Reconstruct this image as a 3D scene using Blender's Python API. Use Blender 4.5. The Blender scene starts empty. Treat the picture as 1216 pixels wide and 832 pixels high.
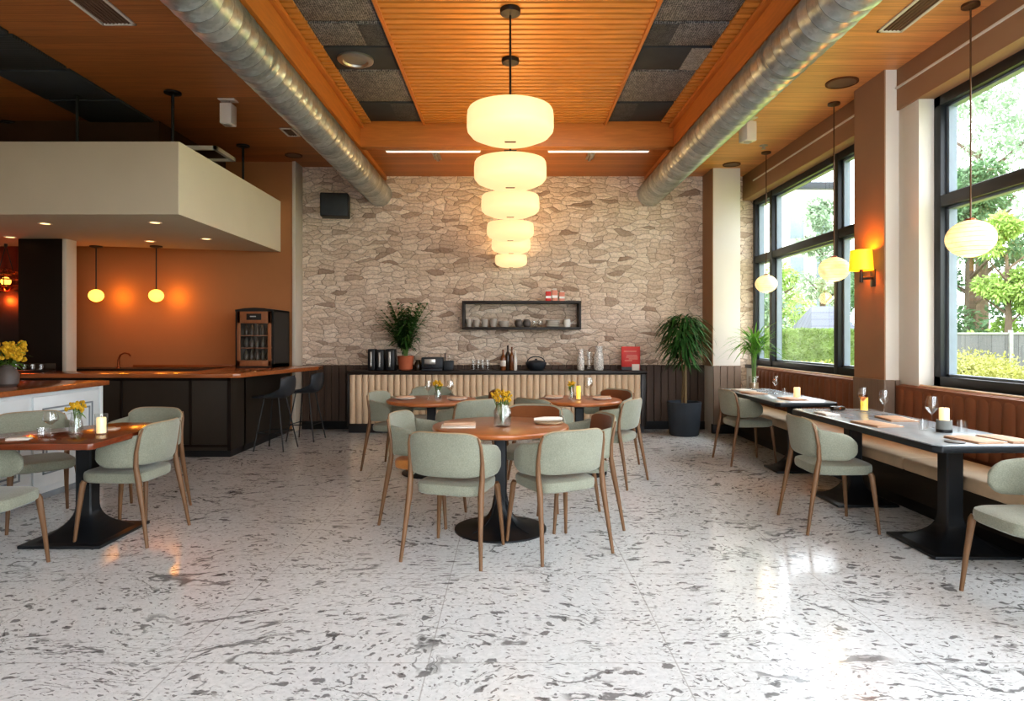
import bpy, bmesh, math, random
from mathutils import Vector, Matrix
random.seed(7)
R = math.radians
PI = math.pi
scene = bpy.context.scene
col = scene.collection
EYE = 1.38

# ------------------------------------------------------------------ mesh builder
class MB:
    def __init__(s):
        s.v = []; s.f = []
    def add(s, vs, fs, M=None):
        o = len(s.v)
        for p in vs:
            p = Vector(p)
            s.v.append(tuple(M @ p) if M else tuple(p))
        for f in fs:
            s.f.append(tuple(i + o for i in f))
        return s
    def box(s, x0, x1, y0, y1, z0, z1, bev=0.0, seg=2, M=None):
        bm = bmesh.new()
        bmesh.ops.create_cube(bm, size=1.0)
        for v in bm.verts:
            v.co = Vector((x0 + (v.co.x + .5) * (x1 - x0), y0 + (v.co.y + .5) * (y1 - y0), z0 + (v.co.z + .5) * (z1 - z0)))
        if bev > 0:
            bmesh.ops.bevel(bm, geom=list(bm.edges), offset=bev, segments=seg, profile=0.5, affect='EDGES')
        bm.verts.index_update()
        s.add([v.co.copy() for v in bm.verts], [[v.index for v in f.verts] for f in bm.faces], M)
        bm.free(); return s
    def prism(s, poly, z0, z1, bev=0.0, seg=2, M=None):
        bm = bmesh.new()
        n = len(poly)
        lo = [bm.verts.new((p[0], p[1], z0)) for p in poly]
        hi = [bm.verts.new((p[0], p[1], z1)) for p in poly]
        bm.faces.new(lo[::-1]); bm.faces.new(hi)
        for i in range(n):
            bm.faces.new((lo[i], lo[(i + 1) % n], hi[(i + 1) % n], hi[i]))
        if bev > 0:
            bmesh.ops.bevel(bm, geom=list(bm.edges), offset=bev, segments=seg, profile=0.5, affect='EDGES')
        bm.verts.index_update()
        s.add([v.co.copy() for v in bm.verts], [[v.index for v in f.verts] for f in bm.faces], M)
        bm.free(); return s
    def lathe(s, prof, n=32, c=(0, 0, 0), M=None, cap0=True, cap1=True):
        vs = []; fs = []
        for (r, z) in prof:
            for k in range(n):
                a = 2 * PI * k / n
                vs.append((c[0] + r * math.cos(a), c[1] + r * math.sin(a), c[2] + z))
        m = len(prof)
        for i in range(m - 1):
            for k in range(n):
                k2 = (k + 1) % n
                fs.append((i * n + k, i * n + k2, (i + 1) * n + k2, (i + 1) * n + k))
        if cap0: fs.append(tuple(range(n))[::-1])
        if cap1: fs.append(tuple((m - 1) * n + k for k in range(n)))
        return s.add(vs, fs, M)
    def tube(s, pts, rad, n=10, M=None, closed=False):
        pts = [Vector(p) for p in pts]
        if not isinstance(rad, (list, tuple)): rad = [rad] * len(pts)
        m = len(pts); vs = []; fs = []
        up = None
        for i, p in enumerate(pts):
            if closed: t = pts[(i + 1) % m] - pts[(i - 1) % m]
            elif i == 0: t = pts[1] - p
            elif i == m - 1: t = p - pts[i - 1]
            else: t = (pts[i + 1] - p).normalized() + (p - pts[i - 1]).normalized()
            t.normalize()
            if up is None:
                a = Vector((0, 0, 1)) if abs(t.z) < .9 else Vector((0, 1, 0))
                up = (a - t * a.dot(t)).normalized()
            else:
                up = (up - t * up.dot(t)).normalized()
            b = t.cross(up)
            for k in range(n):
                a = 2 * PI * k / n
                vs.append(p + (up * math.cos(a) + b * math.sin(a)) * rad[i])
        rng = m if closed else m - 1
        for i in range(rng):
            j = (i + 1) % m
            for k in range(n):
                k2 = (k + 1) % n
                fs.append((i * n + k, i * n + k2, j * n + k2, j * n + k))
        if not closed:
            fs.append(tuple(range(n))[::-1]); fs.append(tuple((m - 1) * n + k for k in range(n)))
        return s.add(vs, fs, M)
    def sphere(s, c, r, nu=12, nv=8, M=None):
        if not isinstance(r, (list, tuple)): r = (r, r, r)
        vs = [(c[0], c[1], c[2] - r[2])]; fs = []
        for j in range(1, nv):
            b = -PI / 2 + PI * j / nv
            for i in range(nu):
                a = 2 * PI * i / nu
                vs.append((c[0] + r[0] * math.cos(b) * math.cos(a), c[1] + r[1] * math.cos(b) * math.sin(a), c[2] + r[2] * math.sin(b)))
        vs.append((c[0], c[1], c[2] + r[2])); T = len(vs) - 1
        for i in range(nu):
            fs.append((0, 1 + (i + 1) % nu, 1 + i))
            fs.append((T, T - nu + i, T - nu + (i + 1) % nu))
        for j in range(nv - 2):
            for i in range(nu):
                i2 = (i + 1) % nu
                fs.append((1 + j * nu + i, 1 + j * nu + i2, 1 + (j + 1) * nu + i2, 1 + (j + 1) * nu + i))
        return s.add(vs, fs, M)
    def slab(s, fn, nrm, nu, nv, th, power=8, M=None):
        """pillow slab: fn(u,v) centre surface (u,v in 0..1), nrm(u,v) unit thickness direction"""
        vs = []; fs = []
        def off(u, v):
            e = max(abs(2 * u - 1), abs(2 * v - 1))
            return th * .5 * max(.22, (1 - e ** power)) ** .5 if e < .999 else th * .5 * .2
        for side in (1, -1):
            for j in range(nv + 1):
                for i in range(nu + 1):
                    # cluster samples to the edges
                    u = .5 - .5 * math.cos(PI * i / nu) if nu > 3 else i / nu
                    v = .5 - .5 * math.cos(PI * j / nv) if nv > 3 else j / nv
                    p = Vector(fn(u, v)) + Vector(nrm(u, v)) * (side * off(u, v))
                    vs.append(p)
        W = nu + 1; N = W * (nv + 1)
        for j in range(nv):
            for i in range(nu):
                a = j * W + i
                fs.append((a, a + 1, a + W + 1, a + W))
                fs.append((N + a, N + a + W, N + a + W + 1, N + a + 1))
        ring = [i for i in range(W)] + [j * W + nu for j in range(1, nv + 1)] + [nv * W + i for i in range(nu - 1, -1, -1)] + [j * W for j in range(nv - 1, 0, -1)]
        for k in range(len(ring)):
            a = ring[k]; b = ring[(k + 1) % len(ring)]
            fs.append((a, N + a, N + b, b))
        return s.add(vs, fs, M)
    def rings(s, loops, M=None):
        n = len(loops[0]); vs = []; fs = []
        for L in loops: vs += list(L)
        for i in range(len(loops) - 1):
            for k in range(n):
                k2 = (k + 1) % n
                fs.append((i * n + k, i * n + k2, (i + 1) * n + k2, (i + 1) * n + k))
        fs.append(tuple(range(n))[::-1]); fs.append(tuple((len(loops) - 1) * n + k for k in range(n)))
        return s.add(vs, fs, M)
    def leaf(s, p0, d, up, L, w, droop=.3, seg=4, fold=.0):
        """tapered drooping blade from p0 along d"""
        p0 = Vector(p0); d = Vector(d).normalized(); side = d.cross(Vector(up))
        if side.length < 1e-4: side = d.cross(Vector((1, 0, 0)))
        side.normalize()
        vs = []; fs = []
        for i in range(seg + 1):
            t = i / seg
            c = p0 + d * (L * t) + Vector((0, 0, -1)) * (droop * L * t * t)
            ww = w * (math.sin(PI * min(1, .12 + .88 * t)) ** .7) * .5 if i < seg else w * .04
            vs += [c - side * ww, c + side * ww]
        for i in range(seg):
            fs.append((2 * i, 2 * i + 1, 2 * i + 3, 2 * i + 2))
        return s.add(vs, fs)
    def mesh(s, name, flat=False, angle=38, recalc=True):
        me = bpy.data.meshes.new(name)
        me.from_pydata(s.v, [], s.f)
        if recalc:
            bm = bmesh.new(); bm.from_mesh(me)
            bmesh.ops.recalc_face_normals(bm, faces=list(bm.faces))
            bm.to_mesh(me); bm.free()
        if not flat:
            me.polygons.foreach_set('use_smooth', [True] * len(me.polygons))
            me.set_sharp_from_angle(angle=R(angle))
        me.update()
        return me

def tag(o, label=None, cat=None, group=None, kind=None):
    if label: o['label'] = label
    if cat: o['category'] = cat
    if group: o['group'] = group
    if kind: o['kind'] = kind
    return o
def obj(name, mb, mat, parent=None, loc=None, flat=False, label=None, recalc=True, angle=38):
    me = mb.mesh(name, flat, angle, recalc) if isinstance(mb, MB) else mb
    o = bpy.data.objects.new(name, me)
    col.objects.link(o)
    if len(me.materials) == 0: me.materials.append(mat)
    if parent is not None: o.parent = parent
    if loc is not None: o.location = loc
    if label: o['label'] = label
    return o
def thing(name, label, cat, loc=(0, 0, 0), rotz=0, group=None):
    o = bpy.data.objects.new(name, None); col.objects.link(o)
    o.empty_display_size = .1
    o.location = loc; o.rotation_euler = (0, 0, rotz)
    return tag(o, label, cat, group)
def single(name, mb, mat, label, cat, loc=(0, 0, 0), rotz=0, group=None, flat=False, recalc=True):
    o = obj(name, mb, mat, None, loc, flat, None, recalc)
    o.rotation_euler = (0, 0, rotz)
    return tag(o, label, cat, group)
def struct(name, mb, mat, parent=None, flat=False):
    o = obj(name, mb, mat, parent, None, flat)
    if parent is None: o['kind'] = 'structure'
    return o
def dup(root, loc, rotz, label, group=None):
    r = root.copy(); col.objects.link(r)
    r.location = loc; r.rotation_euler = (0, 0, rotz)
    r['label'] = label
    if group: r['group'] = group
    for ch in list(root.children):
        c = ch.copy(); col.objects.link(c); c.parent = r
        for g in list(ch.children):
            d = g.copy(); col.objects.link(d); d.parent = c
    return r

# ------------------------------------------------------------------ materials
def lin(c):
    def f(x):
        x /= 255.0
        return x / 12.92 if x <= .04045 else ((x + .055) / 1.055) ** 2.4
    return (f(c[0]), f(c[1]), f(c[2]), 1)
def newmat(name):
    m = bpy.data.materials.new(name); m.use_nodes = True
    nt = m.node_tree; nt.nodes.clear()
    out = nt.nodes.new('ShaderNodeOutputMaterial')
    return m, nt, out
def N(nt, typ, **kw):
    n = nt.nodes.new(typ)
    for k, v in kw.items():
        if k.startswith('i_'):
            key = k[2:]
            key = int(key) if key.isdigit() else key.replace('_', ' ')
            n.inputs[key].default_value = v
        else: setattr(n, k, v)
    return n
def L(nt, a, b): nt.links.new(a, b)
def mapping(nt, scale=(1, 1, 1), rot=(0, 0, 0), loc=(0, 0, 0)):
    tc = N(nt, 'ShaderNodeTexCoord'); mp = N(nt, 'ShaderNodeMapping')
    mp.inputs['Scale'].default_value = scale; mp.inputs['Rotation'].default_value = rot; mp.inputs['Location'].default_value = loc
    L(nt, tc.outputs['Object'], mp.inputs['Vector']); return mp.outputs['Vector']
def math_n(nt, op, a, b=None, clamp=False):
    n = N(nt, 'ShaderNodeMath', operation=op); n.use_clamp = clamp
    for i, x in enumerate((a, b)):
        if x is None: continue
        if hasattr(x, 'is_linked') or hasattr(x, 'node'): L(nt, x, n.inputs[i])
        else: n.inputs[i].default_value = x
    return n.outputs[0]
def mixc(nt, fac, a, b, mode='MIX'):
    n = N(nt, 'ShaderNodeMix', data_type='RGBA', blend_type=mode)
    for k, x in ((0, fac), (6, a), (7, b)):
        if hasattr(x, 'node'): L(nt, x, n.inputs[k])
        else: n.inputs[k].default_value = x
    return n.outputs[2]
def ramp(nt, fac, stops, interp='LINEAR'):
    n = N(nt, 'ShaderNodeValToRGB'); n.color_ramp.interpolation = interp
    el = n.color_ramp.elements
    while len(el) < len(stops): el.new(.5)
    for e, (p, c) in zip(el, stops):
        e.position = p; e.color = c if len(c) == 4 else (*c, 1)
    L(nt, fac, n.inputs[0]); return n.outputs['Color']
def noise(nt, vec, scale, detail=3, rough=.5, dist=0):
    n = N(nt, 'ShaderNodeTexNoise'); L(nt, vec, n.inputs['Vector'])
    n.inputs['Scale'].default_value = scale; n.inputs['Detail'].default_value = detail
    n.inputs['Roughness'].default_value = rough; n.inputs['Distortion'].default_value = dist
    return n.outputs['Fac']
def bump(nt, h, strength=.3, dist=.01):
    n = N(nt, 'ShaderNodeBump'); n.inputs['Strength'].default_value = strength; n.inputs['Distance'].default_value = dist
    L(nt, h, n.inputs['Height']); return n.outputs['Normal']
def pbsdf(nt, out, base=None, rough=.5, metal=0, spec=.5, normal=None, **kw):
    p = N(nt, 'ShaderNodeBsdfPrincipled')
    if base is not None:
        if hasattr(base, 'node'): L(nt, base, p.inputs['Base Color'])
        else: p.inputs['Base Color'].default_value = base
    if hasattr(rough, 'node'): L(nt, rough, p.inputs['Roughness'])
    else: p.inputs['Roughness'].default_value = rough
    p.inputs['Metallic'].default_value = metal
    p.inputs['Specular IOR Level'].default_value = spec
    if normal is not None: L(nt, normal, p.inputs['Normal'])
    for k, v in kw.items(): p.inputs[k.replace('_', ' ')].default_value = v
    L(nt, p.outputs[0], out.inputs['Surface']); return p
def plain(name, c, rough=.5, metal=0, var=.12, sc=6, bmp=0, bsc=80, spec=.5, **kw):
    m, nt, out = newmat(name)
    v = mapping(nt); n = noise(nt, v, sc, 4)
    a = lin(c); lo = tuple(x * (1 - var) for x in a[:3]) + (1,); hi = tuple(min(1, x * (1 + var)) for x in a[:3]) + (1,)
    c_ = ramp(nt, n, [(.3, lo), (.7, hi)])
    nr = bump(nt, noise(nt, v, bsc, 2), bmp, .004) if bmp else None
    pbsdf(nt, out, c_, rough, metal, spec, nr, **kw); return m
def emissive(name, c, strength, base=None, var=.0):
    m, nt, out = newmat(name)
    p = pbsdf(nt, out, lin(base or c), .5)
    v = mapping(nt)
    e = ramp(nt, noise(nt, v, 14, 3), [(.3, tuple(x * (1 - var) for x in lin(c)[:3])), (.7, lin(c)[:3])])
    L(nt, e, p.inputs['Emission Color']); p.inputs['Emission Strength'].default_value = strength
    return m
def glassy(name, tint=(1, 1, 1, 1), refl=.5, rough=.02):
    m, nt, out = newmat(name)
    t = N(nt, 'ShaderNodeBsdfTransparent'); t.inputs[0].default_value = tint
    g = N(nt, 'ShaderNodeBsdfGlossy'); g.inputs['Roughness'].default_value = rough
    lw = N(nt, 'ShaderNodeLayerWeight'); lw.inputs['Blend'].default_value = .5
    f = math_n(nt, 'ADD', math_n(nt, 'MULTIPLY', math_n(nt, 'POWER', lw.outputs['Facing'], 3.0), refl * .5), .03 + .05 * refl, True)
    mx = N(nt, 'ShaderNodeMixShader'); L(nt, f, mx.inputs[0]); L(nt, t.outputs[0], mx.inputs[1]); L(nt, g.outputs[0], mx.inputs[2])
    L(nt, mx.outputs[0], out.inputs['Surface']); return m
def planks(name, c, width=.12, axis='y', var=.25, gap=.03, rough=.45, gapdark=.35, grain=1.0, seed=0):
    """boards: width along axis, long the other way"""
    m, nt, out = newmat(name)
    tc = N(nt, 'ShaderNodeTexCoord'); sp = N(nt, 'ShaderNodeSeparateXYZ'); L(nt, tc.outputs['Object'], sp.inputs[0])
    a = sp.outputs['Y' if axis == 'y' else 'X']
    t = math_n(nt, 'DIVIDE', a, width); fl = math_n(nt, 'FLOOR', t); fr = math_n(nt, 'FRACT', t)
    wn = N(nt, 'ShaderNodeTexWhiteNoise', noise_dimensions='1D'); L(nt, math_n(nt, 'ADD', fl, seed + .5), wn.inputs['W'])
    sc = (1.2, 26, 1.2) if axis == 'y' else (26, 1.2, 1.2)
    mp = N(nt, 'ShaderNodeMapping'); mp.inputs['Scale'].default_value = sc
    L(nt, tc.outputs['Object'], mp.inputs['Vector'])
    comb = N(nt, 'ShaderNodeVectorMath', operation='ADD')
    L(nt, mp.outputs[0], comb.inputs[0]); L(nt, wn.outputs['Color'], comb.inputs[1])
    g = noise(nt, comb.outputs[0], 1.6 * grain, 6, .6, .6)
    base = lin(c)
    cc = ramp(nt, g, [(.25, tuple(x * (1 - var * 1.3) for x in base[:3])), (.55, base[:3]), (.8, tuple(min(1, x * (1 + var)) for x in base[:3]))])
    br = math_n(nt, 'ADD', math_n(nt, 'MULTIPLY', wn.outputs['Value'], var * 1.2), 1 - var * .6)
    cc = mixc(nt, 1, cc, br, 'MULTIPLY')
    e = math_n(nt, 'LESS_THAN', fr, gap)
    cc = mixc(nt, e, cc, tuple(x * gapdark for x in base[:3]) + (1,))
    nr = bump(nt, math_n(nt, 'SUBTRACT', g, math_n(nt, 'MULTIPLY', e, 2)), .25, .004)
    pbsdf(nt, out, cc, rough, 0, .4, nr); return m
def wood(name, c, axis='x', var=.3, rough=.35, coat=0, spec=.5):
    m, nt, out = newmat(name)
    sc = {'x': (2, 22, 22), 'y': (22, 2, 22), 'z': (22, 22, 2)}[axis]
    v = mapping(nt, sc)
    g = noise(nt, v, 1.2, 6, .6, .8); b = lin(c)
    cc = ramp(nt, g, [(.25, tuple(x * (1 - var) for x in b[:3])), (.55, b[:3]), (.8, tuple(min(1, x * (1 + var)) for x in b[:3]))])
    p = pbsdf(nt, out, cc, rough, 0, spec, bump(nt, g, .08, .002))
    p.inputs['Coat Weight'].default_value = coat; p.inputs['Coat Roughness'].default_value = .12
    return m
def fabric(name, c, var=.18):
    m, nt, out = newmat(name)
    v = mapping(nt)
    n1 = noise(nt, v, 160, 2); n2 = noise(nt, v, 5, 3); b = lin(c)
    cc = ramp(nt, math_n(nt, 'ADD', math_n(nt, 'MULTIPLY', n1, .65), math_n(nt, 'MULTIPLY', n2, .35)),
              [(.35, tuple(x * (1 - var) for x in b[:3])), (.65, tuple(min(1, x * (1 + var)) for x in b[:3]))])
    p = pbsdf(nt, out, cc, .85, 0, .25, bump(nt, n1, .25, .003))
    p.inputs['Sheen Weight'].default_value = .25
    return m

def mat_floor():
    m, nt, out = newmat('terrazzo')
    tc = N(nt, 'ShaderNodeTexCoord')
    O = tc.outputs['Object']
    # swirl the chip direction a little
    wn = N(nt, 'ShaderNodeTexNoise'); wn.inputs['Scale'].default_value = .7; wn.inputs['Detail'].default_value = 2
    L(nt, O, wn.inputs['Vector'])
    vs = N(nt, 'ShaderNodeVectorMath', operation='MULTIPLY_ADD'); L(nt, wn.outputs['Color'], vs.inputs[0])
    vs.inputs[1].default_value = (.9, .9, 0); L(nt, O, vs.inputs[2])
    W = vs.outputs[0]
    w2 = N(nt, 'ShaderNodeTexNoise'); w2.inputs['Scale'].default_value = 16; w2.inputs['Detail'].default_value = 3
    L(nt, O, w2.inputs['Vector'])
    vw = N(nt, 'ShaderNodeVectorMath', operation='MULTIPLY_ADD'); L(nt, w2.outputs['Color'], vw.inputs[0])
    vw.inputs[1].default_value = (.085, .085, 0); L(nt, W, vw.inputs[2])
    def chips(scale, lo, hi, stretch, rot):
        mp = N(nt, 'ShaderNodeMapping'); mp.inputs['Scale'].default_value = (1, stretch, 1); mp.inputs['Rotation'].default_value = (0, 0, rot)
        L(nt, vw.outputs[0], mp.inputs['Vector'])
        vo = N(nt, 'ShaderNodeTexVoronoi', voronoi_dimensions='2D'); vo.inputs['Scale'].default_value = scale
        L(nt, mp.outputs[0], vo.inputs['Vector'])
        sp = N(nt, 'ShaderNodeSeparateColor'); L(nt, vo.outputs['Color'], sp.inputs[0])
        rad = math_n(nt, 'MULTIPLY', math_n(nt, 'POWER', sp.outputs[0], 3.0), hi)
        rad = math_n(nt, 'ADD', rad, lo)
        d = math_n(nt, 'SUBTRACT', rad, vo.outputs['Distance'])
        return math_n(nt, 'MULTIPLY', math_n(nt, 'MULTIPLY', d, 14), 1, True), sp.outputs[1]
    a, ca = chips(8.5, -.06, .40, 2.0, .25)
    b, cb = chips(22, .05, .34, 2.4, .15)
    c, cc = chips(50, .08, .22, 1.3, 0)
    # veins: thin contour lines of a noise, broken by a mask
    def vein(scale, width, mscale, thr):
        mpv = N(nt, 'ShaderNodeMapping'); mpv.inputs['Scale'].default_value = (.55, 1.5, 1); L(nt, vw.outputs[0], mpv.inputs['Vector'])
        n = noise(nt, mpv.outputs[0], scale, 2, .5, 1.0)
        d = math_n(nt, 'ABSOLUTE', math_n(nt, 'SUBTRACT', n, .5))
        v = math_n(nt, 'MULTIPLY', math_n(nt, 'SUBTRACT', width, d), 1 / width * 1.6, True)
        mk = math_n(nt, 'MULTIPLY', math_n(nt, 'SUBTRACT', noise(nt, O, mscale, 2), thr), 12, True)
        return math_n(nt, 'MULTIPLY', v, mk, True)
    v1 = vein(2.2, .012, 2.2, .47); v2 = vein(6.0, .016, 3.5, .49)
    base = ramp(nt, noise(nt, O, 40, 3), [(.3, lin((218, 222, 224))[:3]), (.7, lin((236, 239, 241))[:3])])
    dk = lin((92, 91, 93)); mid = lin((150, 149, 150)); dk2 = lin((78, 77, 79))
    base = mixc(nt, math_n(nt, 'MULTIPLY', c, .38), base, mid)
    base = mixc(nt, math_n(nt, 'MULTIPLY', b, .72), base, dk)
    base = mixc(nt, math_n(nt, 'MULTIPLY', a, .74), base, mixc(nt, ca, dk, dk2))
    base = mixc(nt, math_n(nt, 'MULTIPLY', v1, .75), base, dk)
    base = mixc(nt, math_n(nt, 'MULTIPLY', v2, .65), base, dk)
    # slab joints
    sp = N(nt, 'ShaderNodeSeparateXYZ'); L(nt, O, sp.inputs[0])
    def joint(o, size, off):
        fr = math_n(nt, 'FRACT', math_n(nt, 'DIVIDE', math_n(nt, 'ADD', o, off), size))
        return math_n(nt, 'LESS_THAN', fr, .006 / size)
    j = math_n(nt, 'MAXIMUM', joint(sp.outputs[0], 1.05, 20.3), joint(sp.outputs[1], 1.05, 20.32))
    base = mixc(nt, math_n(nt, 'MULTIPLY', j, .45), base, lin((140, 138, 135)))
    rg = math_n(nt, 'ADD', math_n(nt, 'MULTIPLY', noise(nt, O, 3, 3), .10), .10)
    p = pbsdf(nt, out, base, rg, 0, .5, bump(nt, noise(nt, O, 9, 2), .02, .01))
    return m

def mat_stone():
    m, nt, out = newmat('split_stone')
    tc = N(nt, 'ShaderNodeTexCoord'); O = tc.outputs['Object']
    nz = N(nt, 'ShaderNodeTexNoise'); nz.inputs['Scale'].default_value = 3.2; nz.inputs['Detail'].default_value = 4; L(nt, O, nz.inputs['Vector'])
    mad = N(nt, 'ShaderNodeVectorMath', operation='MULTIPLY_ADD'); L(nt, nz.outputs['Color'], mad.inputs[0])
    mad.inputs[1].default_value = (.34, 0, .17); L(nt, O, mad.inputs[2])
    sp = N(nt, 'ShaderNodeSeparateXYZ'); L(nt, mad.outputs[0], sp.inputs[0])
    cb = N(nt, 'ShaderNodeCombineXYZ')
    L(nt, math_n(nt, 'MULTIPLY', sp.outputs[0], 4.9), cb.inputs[0]); L(nt, math_n(nt, 'MULTIPLY', sp.outputs[2], 15.0), cb.inputs[1])
    ve = N(nt, 'ShaderNodeTexVoronoi', voronoi_dimensions='2D', feature='DISTANCE_TO_EDGE'); L(nt, cb.outputs[0], ve.inputs['Vector'])
    vc = N(nt, 'ShaderNodeTexVoronoi', voronoi_dimensions='2D', feature='F1'); L(nt, cb.outputs[0], vc.inputs['Vector'])
    for v in (ve, vc): v.inputs['Scale'].default_value = 1; v.inputs['Randomness'].default_value = .82
    s2 = N(nt, 'ShaderNodeSeparateColor'); L(nt, vc.outputs['Color'], s2.inputs[0])
    cell = ramp(nt, s2.outputs[0], [(0, lin((172, 148, 130))[:3]), (.12, lin((212, 190, 170))[:3]), (.6, lin((226, 206, 187))[:3]), (1, lin((236, 219, 202))[:3])])
    fine = noise(nt, O, 45, 5, .65)
    cell = mixc(nt, 1, cell, ramp(nt, fine, [(.28, (.66, .64, .62)), (.55, (1, 1, 1)), (.8, (1.08, 1.08, 1.08))]), 'MULTIPLY')
    e = math_n(nt, 'MULTIPLY', math_n(nt, 'SUBTRACT', math_n(nt, 'ADD', .042, math_n(nt, 'MULTIPLY', math_n(nt, 'SUBTRACT', fine, .5), .16)), ve.outputs['Distance']), 24, True)
    cl = mixc(nt, math_n(nt, 'MULTIPLY', e, .72), cell, lin((98, 80, 66)))
    h = math_n(nt, 'ADD', math_n(nt, 'MULTIPLY', math_n(nt, 'MINIMUM', ve.outputs['Distance'], .2), 3.2), math_n(nt, 'MULTIPLY', fine, .55))
    h = math_n(nt, 'ADD', h, math_n(nt, 'MULTIPLY', s2.outputs[1], .35))
    pbsdf(nt, out, cl, .92, 0, .2, bump(nt, h, .6, .03)); return m

def mat_duct():
    m, nt, out = newmat('galvanised_duct')
    tc = N(nt, 'ShaderNodeTexCoord'); v = tc.outputs['Object']
    sp = N(nt, 'ShaderNodeSeparateXYZ'); L(nt, v, sp.inputs[0])
    vo = N(nt, 'ShaderNodeTexVoronoi'); vo.inputs['Scale'].default_value = 30; L(nt, v, vo.inputs['Vector'])
    s = N(nt, 'ShaderNodeSeparateColor'); L(nt, vo.outputs['Color'], s.inputs[0])
    wn = N(nt, 'ShaderNodeTexWhiteNoise', noise_dimensions='1D')
    t = math_n(nt, 'DIVIDE', math_n(nt, 'ADD', sp.outputs[1], 1.0), .142)
    L(nt, math_n(nt, 'FLOOR', t), wn.inputs['W'])
    f = math_n(nt, 'ADD', math_n(nt, 'MULTIPLY', s.outputs[0], .22), math_n(nt, 'ADD', math_n(nt, 'MULTIPLY', noise(nt, v, 3, 4), .45), math_n(nt, 'MULTIPLY', wn.outputs['Value'], .33)))
    cc = ramp(nt, f, [(.2, lin((150, 156, 156))[:3]), (.8, lin((206, 211, 209))[:3])])
    e = math_n(nt, 'GREATER_THAN', math_n(nt, 'FRACT', t), .93)
    cc = mixc(nt, math_n(nt, 'MULTIPLY', e, .6), cc, lin((84, 88, 88)))
    pbsdf(nt, out, cc, .33, .75, .5, bump(nt, noise(nt, v, 6, 2), .03, .02)); return m
def mat_mesh(name, a, b, sc):
    m, nt, out = newmat(name)
    v = mapping(nt)
    ck = N(nt, 'ShaderNodeTexVoronoi', feature='F1'); ck.inputs['Scale'].default_value = sc; ck.inputs['Randomness'].default_value = .35
    L(nt, v, ck.inputs['Vector'])
    cc = ramp(nt, math_n(nt, 'ADD', math_n(nt, 'MULTIPLY', ck.outputs['Distance'], .8), math_n(nt, 'MULTIPLY', noise(nt, v, 9, 3), .3)),
              [(.35, lin(a)[:3]), (.72, lin(b)[:3])])
    pbsdf(nt, out, cc, .7, 0, .3, bump(nt, ck.outputs['Distance'], .5, .01)); return m
def mat_leafy(name, c, var=.5, sc=1.6, trans=.25):
    m, nt, out = newmat(name)
    v = mapping(nt)
    b = lin(c)
    n = math_n(nt, 'ADD', math_n(nt, 'MULTIPLY', noise(nt, v, sc, 3), .6), math_n(nt, 'MULTIPLY', noise(nt, v, sc * 14, 1), .4))
    cc = ramp(nt, n, [(.34, tuple(x * (1 - var) for x in b[:3])), (.5, b[:3]), (.66, tuple(min(1, x * (1 + var)) for x in b[:3]))])
    p = pbsdf(nt, out, cc, .5, 0, .3)
    tr = N(nt, 'ShaderNodeBsdfTranslucent'); L(nt, cc, tr.inputs[0])
    mx = N(nt, 'ShaderNodeMixShader'); mx.inputs[0].default_value = trans
    L(nt, p.outputs[0], mx.inputs[1]); L(nt, tr.outputs[0], mx.inputs[2]); L(nt, mx.outputs[0], out.inputs['Surface'])
    return m

M = {}
M['floor'] = mat_floor(); M['stone'] = mat_stone(); M['duct'] = mat_duct()
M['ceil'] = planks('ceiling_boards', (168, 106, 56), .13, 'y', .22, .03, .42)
M['ceil_r'] = planks('ceiling_boards_lit', (214, 154, 98), .13, 'y', .2, .025, .4)  # same boards in a lighter colour, for the brighter light at right
M['slat'] = wood('ceiling_slat_wood', (196, 134, 66), 'x', .25, .4)
M['slatback'] = plain('slat_backing', (92, 52, 22), .8)
M['beam'] = wood('beam_wood', (186, 118, 56), 'y', .2, .42)
M['beamx'] = wood('beam_wood_cross', (186, 118, 56), 'x', .2, .42)
M['darkdrop'] = planks('shaded_ceiling_boards', (70, 42, 22), .13, 'y', .2, .03, .6)  # board colour darkened to stand for shade over the bar
M['acoustic'] = mat_mesh('grey_woven_acoustic', (58, 58, 60), (150, 148, 146), 55)
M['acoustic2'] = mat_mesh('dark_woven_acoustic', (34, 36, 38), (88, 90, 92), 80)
M['acoustic3'] = plain('charcoal_panel', (52, 56, 60), .7, bmp=.2)
M['panel_line'] = planks('charcoal_ribbed', (60, 62, 64), .03, 'y', .2, .3, .6, .3)
M['plaster'] = plain('warm_plaster', (204, 193, 178), .85, var=.03, sc=2, bmp=.06, bsc=60)
M['plaster_w'] = plain('pale_plaster', (219, 213, 203), .85, var=.03, sc=2, bmp=.05, bsc=60)
M['plaster_shade'] = plain('shaded_plaster', (158, 124, 96), .85, var=.04, sc=2, bmp=.06, bsc=60)  # pale plaster darkened to brown, for faces in backlit shade
M['plaster_lit'] = plain('lit_side_plaster', (236, 224, 202), .85, var=.02, sc=1.5)  # soffit plaster made paler, for window light on its side
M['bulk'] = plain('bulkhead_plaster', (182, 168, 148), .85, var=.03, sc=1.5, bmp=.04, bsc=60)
M['orange'] = plain('tan_bar_wall', (172, 120, 78), .8, var=.05, sc=1.2, bmp=.05, bsc=50)
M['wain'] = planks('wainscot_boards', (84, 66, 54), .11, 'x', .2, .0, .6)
M['wain_lit'] = planks('wainscot_boards_lit', (128, 110, 96), .11, 'y', .15, .0, .6)  # wainscot colour lightened to stand for light by the windows
M['black'] = plain('black_paint', (24, 24, 26), .45, var=.1)
M['blackmetal'] = plain('black_powder_coat', (30, 33, 37), .38, var=.15, sc=4, metal=.2)
M['winframe'] = plain('charcoal_window_frame', (38, 41, 46), .4, var=.1)
M['sash'] = plain('blue_grey_window_sash', (120, 132, 144), .4, var=.08)
M['darkpanel'] = plain('dark_brown_panel', (50, 42, 34), .5, var=.1, sc=3, spec=.3)
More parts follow.
